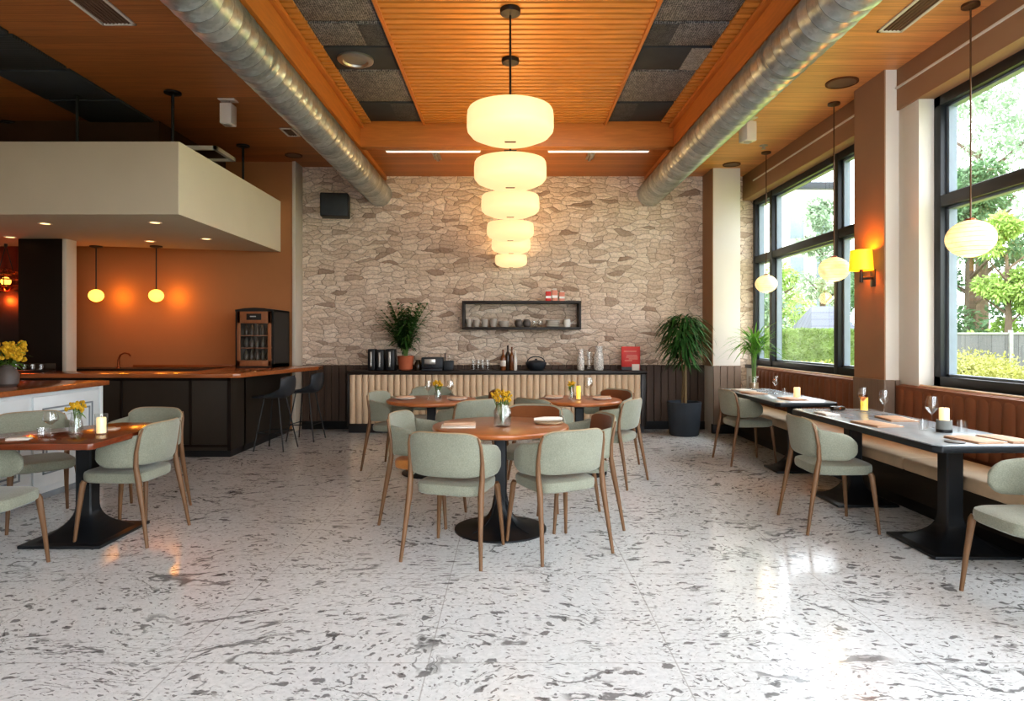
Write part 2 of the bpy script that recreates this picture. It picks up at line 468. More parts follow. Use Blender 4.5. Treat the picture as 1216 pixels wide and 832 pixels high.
M['darkcol'] = plain('dark_brown_column', (30, 20, 14), .45, var=.15, sc=2, spec=.25)
M['counter_wood'] = wood('bar_top_wood', (158, 92, 48), 'x', .3, .25, .5)
M['backtop'] = plain('dark_stone_counter', (40, 32, 28), .3, var=.2)
M['white_paint'] = plain('white_cabinet_paint', (218, 224, 226), .45, var=.03)
M['groove'] = plain('cabinet_groove', (138, 146, 152), .6)
M['sage'] = fabric('sage_fabric', (140, 142, 127))
M['tan'] = fabric('warm_reflection_seat', (188, 128, 70), .1)  # orange tone stands for warm light reflected onto the seat
M['warm_in'] = fabric('warm_reflection_back', (126, 76, 42), .12)  # brown tone stands for table reflection on inner backs
M['legwood'] = wood('chair_leg_wood', (122, 90, 62), 'z', .25, .45)
M['trimtan'] = wood('chair_edge_wood', (168, 146, 116), 'x', .15, .5)
M['table_round'] = wood('round_table_wood', (180, 108, 60), 'x', .22, .28, .4)
M['table_sq'] = wood('square_table_wood', (120, 58, 30), 'x', .3, .22, .5)
M['table_top_glare'] = plain('glare_table_top', (156, 164, 170), .2, var=.06, sc=9, spec=.7)  # pale base colour stands for sky glare on a dark top
M['flute'] = fabric('beige_channel_upholstery', (208, 184, 156), .1)
M['side_dark'] = wood('sideboard_dark_wood', (34, 24, 18), 'x', .25, .4)
M['bench_back'] = plain('brown_leather', (128, 80, 52), .5, var=.12, sc=5, bmp=.1, bsc=120)
M['bench_seat'] = plain('beige_bench_cushion', (206, 180, 150), .6, var=.08, sc=5, bmp=.1, bsc=100)
M['glass'] = glassy('clear_glass', (.985, .99, .99, 1), 1.1, .03)
M['pane'] = glassy('window_pane', (.97, .985, .985, 1), .55, .01)
M['amber'] = glassy('amber_glass', (.95, .62, .2, 1), 1.2, .03)
M['shade'] = emissive('cream_pendant_glass', (255, 226, 166), .8, (190, 172, 130))
M['globe'] = emissive('woven_globe', (255, 226, 158), 1.05, (235, 215, 170), .45)
M['globe_core'] = emissive('globe_bulb_glow', (255, 238, 190), 2.2)
M['bar_globe'] = emissive('amber_globe_glow', (255, 196, 84), 2.2)
M['sconce'] = emissive('yellow_sconce_shade', (255, 190, 30), 1.1, (235, 190, 60), .1)
M['strip'] = emissive('linear_lamp_diffuser', (255, 244, 226), 1.0)
M['spot'] = emissive('downlight_glow', (255, 214, 150), 2.5)
M['whiteplastic'] = plain('white_plastic', (214, 206, 196), .5, var=.03)
M['grille'] = plain('brown_grille', (112, 84, 66), .7)
M['metal'] = plain('brushed_steel', (176, 172, 166), .3, metal=.9, var=.1)
M['copper'] = plain('copper_metal', (150, 84, 52), .28, metal=.9, var=.15)
M['bronze'] = plain('bronze_rod', (92, 66, 44), .4, metal=.6)
M['terracotta'] = plain('terracotta', (176, 98, 66), .8, var=.12)
M['planter'] = plain('dark_blue_grey_planter', (52, 58, 66), .7, var=.1, bmp=.2, bsc=60)
M['soil'] = plain('potting_soil', (46, 34, 26), .95, bmp=.5)
M['leaf_d'] = mat_leafy('dark_glossy_leaf', (54, 92, 44), .5, 8, .2)
M['leaf_m'] = mat_leafy('mid_green_leaf', (66, 104, 50), .5, 8, .2)
M['leaf_l'] = mat_leafy('bright_green_leaf', (112, 160, 66), .45, 8, .3)
M['stem'] = plain('plant_stem', (112, 92, 60), .7)
M['gstem'] = plain('green_stem', (92, 120, 58), .6)
M['yellow'] = mat_leafy('yellow_petals', (226, 184, 56), .35, 30, .3)
M['candle'] = emissive('lit_candle_wax', (255, 226, 160), .55, (245, 226, 180))
M['candle_y'] = emissive('amber_candle_wax', (255, 206, 70), .8, (245, 200, 90))
M['linen'] = plain('white_linen', (232, 224, 214), .8, var=.05, bmp=.1)
M['napkin'] = plain('beige_napkin', (206, 172, 146), .8, var=.08, bmp=.1)
M['menu'] = plain('tan_menu_card', (196, 158, 128), .6, var=.06)
M['china'] = plain('white_china', (226, 220, 212), .25, var=.02)
M['greychina'] = plain('grey_stoneware', (170, 160, 150), .4, var=.1)
M['darkchina'] = plain('dark_stoneware', (92, 84, 80), .5, var=.1)
M['iron'] = plain('cast_iron', (40, 44, 50), .5, var=.1)
M['concrete'] = plain('grey_concrete', (128, 130, 127), .8, var=.15, bmp=.2)
M['red'] = plain('red_cover', (206, 50, 40), .45, var=.1)
M['pale_red'] = plain('faded_red_label', (226, 150, 128), .5, var=.1)
M['water'] = glassy('vase_water', (.93, .97, .95, 1), .5, .05)
M['bottle_am'] = plain('amber_bottle', (120, 70, 34), .2, var=.1)
M['bottle_dk'] = plain('dark_bottle', (52, 40, 30), .2, var=.1)
M['crystal'] = plain('white_speckled_glass', (202, 196, 188), .25, var=.6, sc=60)
M['curtain'] = plain('russet_cloth', (150, 60, 34), .9, var=.2)
M['shelfwood'] = wood('wall_shelf_wood', (34, 24, 18), 'x', .2, .5)
M['fridge_frame'] = wood('copper_wood_frame', (150, 98, 64), 'z', .2, .4)
M['fridge_in'] = plain('dark_interior', (30, 26, 24), .6)
M['display'] = emissive('fridge_display', (150, 150, 150), .35)
M['grass'] = mat_leafy('lawn', (150, 160, 60), .4, 1.5, .1)
M['hedge'] = mat_leafy('hedge_leaf', (120, 140, 84), .4, 2.2, .3)
M['shrub'] = mat_leafy('yellow_green_shrub', (150, 150, 84), .4, 2.5, .3)
M['tree_a'] = mat_leafy('dark_tree_leaf', (104, 132, 96), .45, 1.0, .35)
M['tree_b'] = mat_leafy('bright_tree_leaf', (156, 180, 104), .4, 1.0, .35)
M['tree_c'] = mat_leafy('grey_green_leaf', (146, 166, 140), .35, 1.0, .35)
M['bark'] = plain('bark', (92, 78, 64), .9, bmp=.5)
M['fence'] = planks('grey_fence', (92, 92, 95), .5, 'x', .2, .04, .8)
M['rooftile'] = planks('grey_roof', (92, 96, 106), .3, 'y', .15, .08, .7)
M['housewall'] = plain('pale_house_wall', (226, 222, 214), .8)

# ------------------------------------------------------------------ lamps
def lamp(name, loc, power, c, r=.05):
    d = bpy.data.lights.new(name, 'POINT'); d.energy = power; d.color = lin(c)[:3]; d.shadow_soft_size = r
    o = bpy.data.objects.new(name, d); o.location = loc; col.objects.link(o); return o

# ------------------------------------------------------------------ room shell
D = 9.9
struct('floor', MB().box(-7.8, 3.82, -2.5, 10.2, -.12, 0), M['floor'], flat=True)
# stone wall
struct('wall_back', MB().box(-3.3, 3.82, D, D + .25, 0, 4.2), M['stone'], flat=True)
# plaster bar wall (slightly proud of the stone)
struct('wall_bar', MB().box(-7.8, -3.15, 9.6, 10.15, 0, 4.1), M['orange'], flat=True)
struct('trim_1', MB().box(-3.18, -3.13, 9.57, D + .02, 0, 3.95, .004), M['plaster'])
struct('wall_left', MB().box(-7.9, -7.6, -2.5, 10.15, 0, 4.1), M['plaster'], flat=True)
# ceilings
struct('ceiling', MB().box(-7.8, -2.1, -1.5, 10.1, 3.94, 4.2), M['ceil'], flat=True)
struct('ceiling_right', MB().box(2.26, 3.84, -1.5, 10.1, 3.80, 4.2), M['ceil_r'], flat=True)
struct('ceiling_back', MB().box(-1.86, 2.02, 8.3, 10.1, 3.80, 4.0), M['ceil'], flat=True)
struct('ceiling_shade_drop', MB().box(-7.8, -4.16, 7.78, 9.6, 3.70, 3.96), M['darkdrop'], flat=True)  # dark box put where the far ceiling lies in shade
struct('beam_left', MB().box(-2.1, -1.86, -1.5, 9.93, 3.74, 4.2, .006), M['beam'])
struct('beam_right', MB().box(2.02, 2.26, -1.5, 9.93, 3.74, 4.2, .006), M['beam'])
struct('beam_cross', MB().box(-1.87, 2.03, 8.14, 8.3, 3.74, 4.2, .006), M['beamx'])
struct('trim_2', MB().box(-1.865, -1.81, -1.5, 8.14, 3.97, 4.01, .004), M['beam'])
struct('trim_3', MB().box(1.97, 2.025, -1.5, 8.14, 3.97, 4.01, .004), M['beam'])
struct('ceiling_coffer', MB().box(-1.9, 2.06, -1.5, 8.2, 4.07, 4.2), M['slatback'], flat=True)
# slats
s = MB(); y = 2.9
while y < 8.12:
    s.box(-1.06, 1.16, y, y + .06, 4.02, 4.07); y += .092
struct('ceiling_slats', s, M['slat'], flat=True)
s = MB(); y = 2.9
while y < 8.12:
    s.box(-1.86, -1.72, y, y + .06, 4.02, 4.07); s.box(1.86, 2.02, y, y + .06, 4.02, 4.07); y += .092
struct('ceiling_edge_slats', s, M['slat'], flat=True)
s = MB()
for x in (-1.08, 1.16): s.box(x, x + .03, 2.9, 8.14, 4.0, 4.07)
struct('trim_4', s, M['beam'], flat=True)

# acoustic ceiling panels: two rows in the coffer, one row in the left ceiling
rows = [(2.9, 4.7), (4.74, 5.53), (5.57, 6.0), (6.04, 6.54), (6.58, 7.42), (7.46, 8.1)]
def apanel(x0, x1, y0, y1, z, mat, insert, label, group, vent=False):
    t = thing('acoustic_panel', label, 'ceiling panel', ((x0 + x1) / 2, (y0 + y1) / 2, z - .03), 0, group)
    hx = (x1 - x0) / 2; hy = (y1 - y0) / 2
    obj('panel_face', MB().box(-hx, hx, -hy, hy, 0, .03, .004), mat, t)
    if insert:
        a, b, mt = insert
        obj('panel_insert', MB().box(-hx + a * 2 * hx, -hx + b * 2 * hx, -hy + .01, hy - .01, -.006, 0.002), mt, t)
    if vent:
        v = MB().lathe([(.17, 0), (.17, -.018), (.15, -.03), (.12, -.03), (.11, -.012), (.02, -.010)], 28, (-.08, 0, 0))
        obj('round_vent', v, M['metal'], t)
ordn = ['nearest', 'second', 'third', 'fourth', 'fifth', 'sixth and farthest']
for i, (y0, y1) in enumerate(rows):
    if i == 0: continue
    mt = [None, M['acoustic'], M['acoustic'], M['acoustic3'], M['acoustic'], M['acoustic3']][i]
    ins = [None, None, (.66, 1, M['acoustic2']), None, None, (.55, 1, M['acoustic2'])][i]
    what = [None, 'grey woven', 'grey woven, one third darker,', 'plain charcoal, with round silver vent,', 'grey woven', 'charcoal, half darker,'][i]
    apanel(-1.72, -1.085, y0, y1, 4.07, mt, ins, f'{what} ceiling panel, {ordn[i-1]} in the row left of the slats', 'ceiling panels left of the slats', i == 3)
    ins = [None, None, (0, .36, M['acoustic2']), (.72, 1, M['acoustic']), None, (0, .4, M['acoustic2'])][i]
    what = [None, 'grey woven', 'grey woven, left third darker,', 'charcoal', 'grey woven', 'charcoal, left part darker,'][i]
    apanel(1.195, 1.86, y0, y1, 4.07, mt, ins, f'{what} ceiling panel, {ordn[i-1]} in the row right of the slats', 'ceiling panels right of the slats')
for i, (y0, y1) in enumerate([(4.75, 5.5), (5.54, 6.22), (6.26, 7.0), (7.04, 7.74)]):
    mt = [M['acoustic3'], M['panel_line'], M['acoustic3'], M['panel_line']][i]
    apanel(-4.95, -4.2, y0, y1, 3.94, mt, None, f'dark ceiling panel over the bar side, {ordn[i]} of the row', 'dark ceiling panels on the left')

# bulkhead over the bar (hung soffit)
bk = thing('bulkhead', 'beige plaster box soffit hung on black rods over the bar', 'soffit', (0, 0, 0)); bk['kind'] = 'structure'
poly = [(-7.6, 6.65), (-3.36, 6.65), (-3.36, 9.595), (-5.6, 8.98), (-7.6, 8.98)]
obj('soffit_lit_side', MB().box(-3.362, -3.354, 6.652, 9.594, 2.622, 3.358), M['plaster_lit'], bk)  # thin paler sheet painting window light onto the side face
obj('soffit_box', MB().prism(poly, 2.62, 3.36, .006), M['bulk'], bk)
def rod(x, y, label):
    t = thing('hanging_rod', label, 'rod', (x, y, 3.36), 0, 'black rods holding the soffit')
    obj('rod', MB().tube([(0, 0, 0), (0, 0, .57)], .016, 10), M['black'], t)
    obj('canopy_plate', MB().lathe([(.085, .555), (.085, .57), (.03, .545)], 20), M['black'], t)
rod(-3.52, 6.85, 'black hanging rod nearest the front corner of the soffit')
rod(-4.55, 6.9, 'black hanging rod, second from the right along the soffit front')
rod(-3.56, 8.75, 'black hanging rod at the far right end of the soffit')
rod(-5.95, 7.8, 'black hanging rod at the left edge of the photo')
for i, (px, py, w) in enumerate([(-5.07, 7.16, 'second from left on the near row'), (-6.19, 8.13, 'leftmost, above the dark column'), (-3.84, 7.1, 'nearest the front corner'),
                              (-4.65, 8.48, 'near the right amber globe lamp'), (-3.83, 8.27, 'rightmost at the far edge')]):
    t = thing('downlight', f'small recessed downlight in the soffit, {w}', 'downlight', (px, py, 2.62), 0, 'soffit downlights')
    obj('rim', MB().lathe([(.05, -.001), (.07, -.001), (.07, -.008), (.05, -.008), (.05, -.001)], 24, cap0=False, cap1=False), M['whiteplastic'], t)
    obj('lens', MB().lathe([(.05, -.004), (.001, -.004)], 24, cap0=False), M['spot'], t)

# dark column behind the bar
struct('column_bar', MB().box(-6.22, -5.66, 8.3, 8.5, 0, 2.63, .006), M['darkcol'])
struct('trim_5', MB().box(-5.665, -5.61, 8.3, 8.5, 0, 2.63, .006), M['plaster'])

# wainscot on the back wall, left and right of the sideboard, and pilaster
def boards(x0, x1, y, z0, z1, axis='x', w=.11, th=.03):
    s = MB(); n = max(1, round((x1 - x0) / w)); w = (x1 - x0) / n
    for i in range(n):
        a = x0 + i * w + .003; b = x0 + (i + 1) * w - .003
        if axis == 'x': s.box(a, b, y - th, y + .002, z0, z1, .005, 1)
        else: s.box(y - th, y + .002, a, b, z0, z1, .005, 1)
    return s
struct('wall_wainscot', boards(-3.12, 2.92, D - .02, .1, .96), M['wain'], flat=True)
struct('baseboard_back', MB().box(-3.12, 2.92, D - .07, D, 0, .12, .004), M['black'])
# right side: pilaster, column, window wall
struct('wall_pilaster', MB().box(2.91, 3.30, 9.42, 10.1, 0, 3.82, .004), M['plaster_w'])
struct('wall_wainscot_pilaster', boards(2.905, 3.305, 9.42, .1, .97, 'x', .1, .02), M['wain_lit'], flat=True)
struct('baseboard_pilaster', MB().box(2.89, 3.3, 9.38, 9.46, 0, .13, .004), M['black'])
struct('column_window', MB().box(3.40, 3.84, 5.95, 6.47, 0, 3.82, .005), M['plaster_w'])
struct('column_shade_panel', MB().box(3.388, 3.402, 5.952, 6.47, .98, 3.80), M['plaster_shade'])  # thin sheet painting shade onto the room face of the column
struct('pilaster_shade_panel', MB().box(2.898, 2.912, 9.422, 9.9, .96, 3.80), M['plaster_shade'])  # painted shade on the room face of the pilaster
struct('wall_wainscot_column', boards(3.39, 3.66, 5.95, .1, .99, 'x', .09, .02), M['wain_lit'], flat=True)
struct('wall_wainscot_column_side', MB().box(3.375, 3.405, 5.93, 6.47, .1, .99, .004), M['wain_lit'])
struct('wall_right', MB().box(3.56, 3.82, -2.4, 9.9, 0, .96), M['plaster_w'], flat=True)
struct('wall_right_head', MB().box(3.50, 3.82, -2.4, 9.9, 3.43, 3.82, .004), M['plaster_shade'])  # fascia coloured as plaster in backlit shade
struct('trim_6', MB().box(3.485, 3.52, -1.5, 9.45, 3.62, 3.64, .004), M['plaster_w'])
struct('wall_jamb_near', MB().box(3.52, 3.80, 5.66, 5.96, .9, 3.45, .004), M['plaster_w'])
struct('wall_front_blocker', MB().box(-7.8, -.6, -2.6, -2.45, 0, 4.2), M['plaster'], flat=True)  # unseen half wall behind the camera, added to block front light

def window(n, y0, y1, mull, tran=2.53, z0=.96, z1=3.43, x=3.65):
    w = bpy.data.objects.new(f'window_{n}', None); col.objects.link(w); w['kind'] = 'structure'
    s = MB(); t = .085; d = .14
    s.box(x, x + d, y0, y1, z0, z0 + t, .004); s.box(x, x + d, y0, y1, z1 - t, z1, .004)
    s.box(x, x + d, y0, y0 + t, z0, z1, .004); s.box(x, x + d, y1 - t, y1, z0, z1, .004)
    s.box(x + .002, x + d, y0 + t * .5, y1 - t * .5, tran - .05, tran + .05, .004)
    for m in mull: s.box(x - .004, x + d, m - .045, m + .045, z0, z1, .004)
    obj('window_frame', s, M['winframe'], w)
    edges = [y0 + t] + sum([[m - .045, m + .045] for m in mull], []) + [y1 - t]
    s = MB(); g = MB(); u = .035
    for i in range(0, len(edges), 2):
        a, b = edges[i], edges[i + 1]
        for (c, e) in ((z0 + t, tran - .05), (tran + .05, z1 - t)):
            s.box(x + .05, x + .12, a, a + u, c, e, .003, 1); s.box(x + .05, x + .12, b - u, b, c, e, .003, 1)
            s.box(x + .05, x + .12, a, b, c, c + u * .6, .003, 1); s.box(x + .05, x + .12, a, b, e - u * .6, e, .003, 1)
            g.add([(x + .09, a + u, c), (x + .09, b - u, c), (x + .09, b - u, e), (x + .09, a + u, e)], [(0, 1, 2, 3)])
    obj('window_sash', s, M['sash'], w)
    obj('window_pane', g, M['pane'], w, flat=True)
    sill = MB().box(x - .12, x + .02, y0, y1, z0 - .04, z0 + .005, .004)
    obj('window_sill', sill, M['winframe'], w)
window(1, -2.4, 5.66, [.2, 2.6])  # near end lengthened out of view to admit more side light
window(2, 6.47, 9.88, [7.36, 9.2])

# ------------------------------------------------------------------ ducts
def duct(x, z, label):
    r = .185; s = MB()
    prof = []; y = -1.0
    while y < D + .01:
        prof += [(r, y), (r, y + .128), (r + .003, y + .132), (r + .003, y + .137), (r, y + .140)]
        y += .142
    prof.append((r, D))
    Mx = Matrix.Translation((x, 0, z)) @ Matrix.Rotation(-PI / 2, 4, 'X')
    s.lathe(prof, 40, (0, 0, 0), Mx)
    t = thing('spiral_duct', label, 'duct', (0, 0, 0))
    obj('duct_tube', s, M['duct'], t)
    for yy in (3.2, 5.0, 6.8, 8.6):
        b = obj('hanger_band', MB().lathe([(r + .006, yy), (r + .006, yy + .03)], 40, (0, 0, 0), Mx, False, False), M['duct'], t)
        obj('hanger_rod', MB().tube([(x, yy + .015, z + r), (x, yy + .015, 3.75)], .006, 6), M['metal'], b)
duct(-1.97, 3.53, 'galvanised spiral air duct under the left ceiling beam')
duct(2.10, 3.53, 'galvanised spiral air duct under the right ceiling beam')

# ------------------------------------------------------------------ ceiling fittings
def vent(loc, sx, sy, label, mat='whiteplastic'):
    t = thing('ceiling_vent', label, 'vent', loc)
    s = MB()
    for (a, b, c, d) in ((-sx, sx, -sy, -sy + .025), (-sx, sx, sy - .025, sy), (-sx, -sx + .025, -sy, sy), (sx - .025, sx, -sy, sy)):
        s.box(a, b, c, d, -.014, 0, .002, 1)
    obj('vent_frame', s, M[mat], t)
    s = MB(); s.box(-sx + .02, sx - .02, -sy + .02, sy - .02, -.004, 0)
    k = -sx + .045
    while k < sx - .03: s.box(k, k + .008, -sy + .025, sy - .025, -.010, -.002); k += .03
    obj('vent_grille', s, M['grille'], t, flat=True)
vent((-3.2, 5.1, 3.94), .14, .28, 'pale framed air vent in the left wooden ceiling, top left of the photo')
vent((-2.75, 8.2, 3.94), .08, .16, 'small air vent left of the left duct near the stone wall')
vent((3.0, 4.86, 3.80), .10, .34, 'long pale vent in the right wooden ceiling near the globe lamp cord')
def ceil_disc(loc, r, label, mat='grille'):
    t = thing('ceiling_speaker', label, 'ceiling speaker', loc)
    obj('rim', MB().lathe([(r * .86, 0), (r, 0), (r, -.012), (r * .86, -.012)], 32, cap0=False, cap1=False), M['slatback'], t)
    obj('grille', MB().lathe([(r * .87, -.002), (r * .87, -.008), (r * .4, -.011), (.001, -.012)], 32, cap0=True), M[mat], t)
ceil_disc((3.15, 6.24, 3.80), .145, 'large round brown ceiling speaker above the window column')
ceil_disc((3.1, 9.2, 3.80), .12, 'round brown ceiling speaker near the far right corner')
ceil_disc((-3.05, 9.25, 3.94), .12, 'round ceiling speaker left of the left duct by the stone wall')
def spotbox(loc, label, rz=0):
    t = thing('ceiling_spotlight', label, 'spotlight', loc, rz)
    obj('mount_plate', MB().box(-.09, .09, -.06, .06, -.012, 0, .003), M['whiteplastic'], t)
    obj('neck', MB().tube([(0, 0, -.012), (0, 0, -.06)], .02, 12), M['metal'], t)
    obj('housing', MB().box(-.065, .065, -.075, .075, -.27, -.05, .012), M['whiteplastic'], t)
    obj('lens', MB().lathe([(.045, -.271), (.04, -.276), (.001, -.276)], 20, cap0=False), M['metal'], t)
spotbox((-3.05, 7.1, 3.94), 'white boxy ceiling spotlight left of the left duct')
spotbox((2.62, 7.25, 3.80), 'white boxy ceiling spotlight right of the right duct', .3)
single('sprinkler_head', MB().lathe([(.05, 0), (.05, -.008), (.015, -.012), (.012, -.04), (.03, -.042), (.03, -.046)], 16), M['metal'], 'tiny sprinkler head on the right ceiling toward the far corner', 'sprinkler', (3.2, 8.3, 3.80))
def strip(x0, x1, label):
    t = thing('linear_lamp', label, 'linear lamp', ((x0 + x1) / 2, 8.42, 3.80), 0, 'linear lamps behind the cross beam')
    h = (x1 - x0) / 2
    obj('housing', MB().box(-h, h, -.03, .03, -.045, 0, .004), M['whiteplastic'], t)
    obj('diffuser', MB().box(-h + .01, h - .01, -.024, .024, -.052, -.044, .003), M['strip'], t)
strip(-1.6, -.38, 'white linear ceiling lamp, left one behind the cross beam')
strip(.48, 1.78, 'white linear ceiling lamp, right one behind the cross beam')
def clip(x, label):
    t = thing('ceiling_bracket', label, 'bracket', (x, 8.75, 3.80), 0, 'steel brackets behind the linear lamps')
    obj('plate', MB().box(-.05, .05, -.17, .17, -.012, 0, .003), M['metal'], t)
    obj('rib', MB().box(-.018, .018, -.16, .16, -.04, -.01, .004), M['metal'], t)
clip(-.98, 'small steel bracket on the ceiling behind the left linear lamp')
clip(1.07, 'small steel bracket on the ceiling behind the right linear lamp')
def rim_panel(x0, x1, y0, y1, z, label):
    t = thing('ceiling_light_panel', label, 'ceiling light', ((x0 + x1) / 2, (y0 + y1) / 2, z))
    hx = (x1 - x0) / 2; hy = (y1 - y0) / 2; s = MB()
    for (a, b, c, d) in ((-hx, hx, -hy, -hy + .05), (-hx, hx, hy - .05, hy), (-hx, -hx + .05, -hy, hy), (hx - .05, hx, -hy, hy)):
        s.box(a, b, c, d, -.05, 0, .003, 1)
    obj('panel_rim', s, M['china'], t)
    obj('panel_face', MB().box(-hx + .04, hx - .04, -hy + .04, hy - .04, -.02, 0), M['darkdrop'], t)
rim_panel(-4.77, -3.55, 7.94, 8.5, 3.695, 'white rimmed ceiling panel above the soffit near the stone wall')

# ------------------------------------------------------------------ pendant lamps
def drum(x, y, zc, r, ztop, label, slot=True):
    t = thing('drum_pendant', label, 'pendant lamp', (x, y, 0), 0, 'cream drum pendants down the middle')
    h = r * .78
    prof = [(.001, -h * .47), (r * .45, -h * .46), (r * .66, -h * .43), (r * .90, -h * .30), (r * .985, -h * .17), (r, -h * .05), (r, h * .22), (r * .985, h * .40), (r * .955, h * .47), (r * .93, h * .47), (r * .95, h * .38), (r * .96, 0), (r * .7, -h * .3), (.001, -h * .34)]
    obj('lamp_shade', MB().lathe(prof, 48, (0, 0, zc), cap0=False, cap1=False), M['shade'], t)
    obj('finial', MB().box(-r * .13, r * .13, -.012, .012, zc - h * .49, zc - h * .455, .004), M['bronze'], t)
    obj('cord', MB().tube([(0, 0, zc - h * .3), (0, 0, ztop)], .009, 8), M['black'], t)
    obj('canopy', MB().lathe([(.08, ztop), (.085, ztop - .012), (.08, ztop - .04), (.02, ztop - .055)], 24), M['black'], t)
    sp = MB()
    for k in range(3):
        a = 2 * PI * k / 3
        sp.tube([(0, 0, zc + h * .3), (r * .95 * math.cos(a), r * .95 * math.sin(a), zc + h * .3)], .005, 6)
    obj('spider_arm', sp, M['bronze'], t)
    lamp('pendant_bulb', (x, y, zc + h * .2), 15 * (r / .35) ** 1.4, (255, 208, 146), .06)
drum(0, 5.29, EYE + 1.70, .35, 4.02, 'largest cream drum pendant, nearest and highest of the row')
drum(0, 6.24, EYE + 1.545, .344, 4.02, 'cream drum pendant, second from the top of the row')
drum(0, 7.3, EYE + 1.45, .323, 4.02, 'cream drum pendant, third from the top of the row')
drum(0, 8.42, EYE + 1.345, .300, 3.80, 'cream drum pendant, fourth from the top of the row')
drum(0.01, 9.02, EYE + 1.245, .267, 3.80, 'cream drum pendant, fifth from the top, just above the lowest')
drum(0.01, 9.56, EYE + 1.10, .232, 3.80, 'smallest cream drum pendant, lowest and farthest of the row')

def globe(x, y, z, r, ztop, label):
    t = thing('globe_pendant', label, 'pendant lamp', (x, y, 0), 0, 'woven globe pendants along the windows')
    s = MB().sphere((0, 0, z), (r, r, r * .84), 32, 20)
    obj('globe_shade', s, M['globe'], t)
    c = MB()
    for k in range(1, 12):
        b = -PI / 2 + PI * k / 12; pr = r * 1.004 * math.cos(b)
        c.tube([(pr * math.cos(a * PI / 16), pr * math.sin(a * PI / 16), z + r * .844 * math.sin(b)) for a in range(32)], r * .006, 5, closed=True)
    obj('woven_band', c, M['trimtan'], t)
    obj('cap', MB().lathe([(r * .2, z + r * .82), (r * .2, z + r * .9), (r * .06, z + r * .96)], 16), M['copper'], t)
    obj('cord', MB().tube([(0, 0, z + r * .85), (0, 0, ztop)], .006, 6), M['bronze'], t)
    obj('canopy', MB().lathe([(.06, ztop), (.06, ztop - .02), (.015, ztop - .035)], 20), M['bronze'], t)
    lamp('globe_bulb', (x, y, z - r - .05), 2.5, (255, 214, 150), .08)
globe(3.35, 4.78, EYE + .715, .16, 3.80, 'woven globe pendant nearest the camera, in front of the right window')
globe(3.35, 6.8, EYE + .70, .150, 3.80, 'woven globe pendant beside the yellow wall sconce')
globe(3.35, 8.6, EYE + .695, .138, 3.80, 'woven globe pendant farthest away, over the window plant')

def barlamp(x, y, z, label):
    t = thing('bar_globe_lamp', label, 'pendant lamp', (x, y, 0), 0, 'amber globes over the bar')
    obj('globe_shade', MB().sphere((0, 0, z), (.095, .095, .085), 24, 14), M['bar_globe'], t)
    obj('stem', MB().tube([(0, 0, z + .08), (0, 0, 2.62)], .008, 8), M['black'], t)
    obj('canopy', MB().lathe([(.08, 2.62), (.08, 2.605), (.02, 2.59)], 20), M['black'], t)
    lamp('bar_bulb', (x - .02, y + .46, z + .02), 3.4, (255, 166, 44), .04)
    lamp('bar_bulb_under', (x, y, z - .16), 3.5, (255, 140, 50), .06)
barlamp(-5.65, 8.96, EYE + .565, 'glowing amber globe lamp over the bar, left one by the column')
barlamp(-4.83, 8.96, EYE + .565, 'glowing amber globe lamp over the bar, right one')
# copper kitchen pendant
t = thing('copper_pendant', 'copper wire pendant lamp at the far left edge behind the column', 'pendant lamp', (-6.72, 8.75, 0))
s = MB()
for k in range(12):
    a = 2 * PI * k / 12
    s.tube([(.19 * math.cos(b) * math.cos(a), .19 * math.cos(b) * math.sin(a), 2.14 + .15 * math.sin(b)) for b in [(-.5 + j / 8) * PI for j in range(9)]], .006, 5)
for zz, rr in ((2.14, .19), (2.22, .16), (2.06, .16)):
    s.tube([(rr * math.cos(i * PI / 12), rr * math.sin(i * PI / 12), zz) for i in range(24)], .009, 5, closed=True)
obj('wire_cage', s, M['copper'], t)
obj('bulb', MB().sphere((0, 0, 2.12), .06, 14, 10), M['bar_globe'], t)
obj('hanger', MB().tube([(-.1, 0, 2.25), (0, 0, 2.6)], .005, 6).tube([(.1, 0, 2.25), (0, 0, 2.6)], .005, 6).tube([(0, 0, 2.58), (0, 0, 2.62)], .02, 8), M['black'], t)
lamp('kitchen_bulb', (-6.72, 8.75, 1.88), 14, (255, 96, 30), .05)

# wall sconce on the column
t = thing('wall_sconce', 'yellow shaded sconce on a black bracket on the window column', 'wall lamp', (3.40, 6.13, 1.95))
obj('wall_plate', MB().box(-.02, 0, -.045, .045, -.10, .06, .006), M['black'], t)
obj('bracket_arm', MB().tube([(-.01, 0, -.02), (-.125, 0, -.02)], .014, 10).tube([(-.125, 0, -.06), (-.125, 0, .06)], .016, 10), M['black'], t)
obj('lamp_shade', MB().lathe([(.105, .05), (.092, .24), (.088, .24), (.100, .05)], 32, (-.125, 0, 0), cap0=False, cap1=False), M['sconce'], t)
lamp('sconce_bulb', (3.28, 6.13, 2.16), 9, (255, 140, 20), .03)

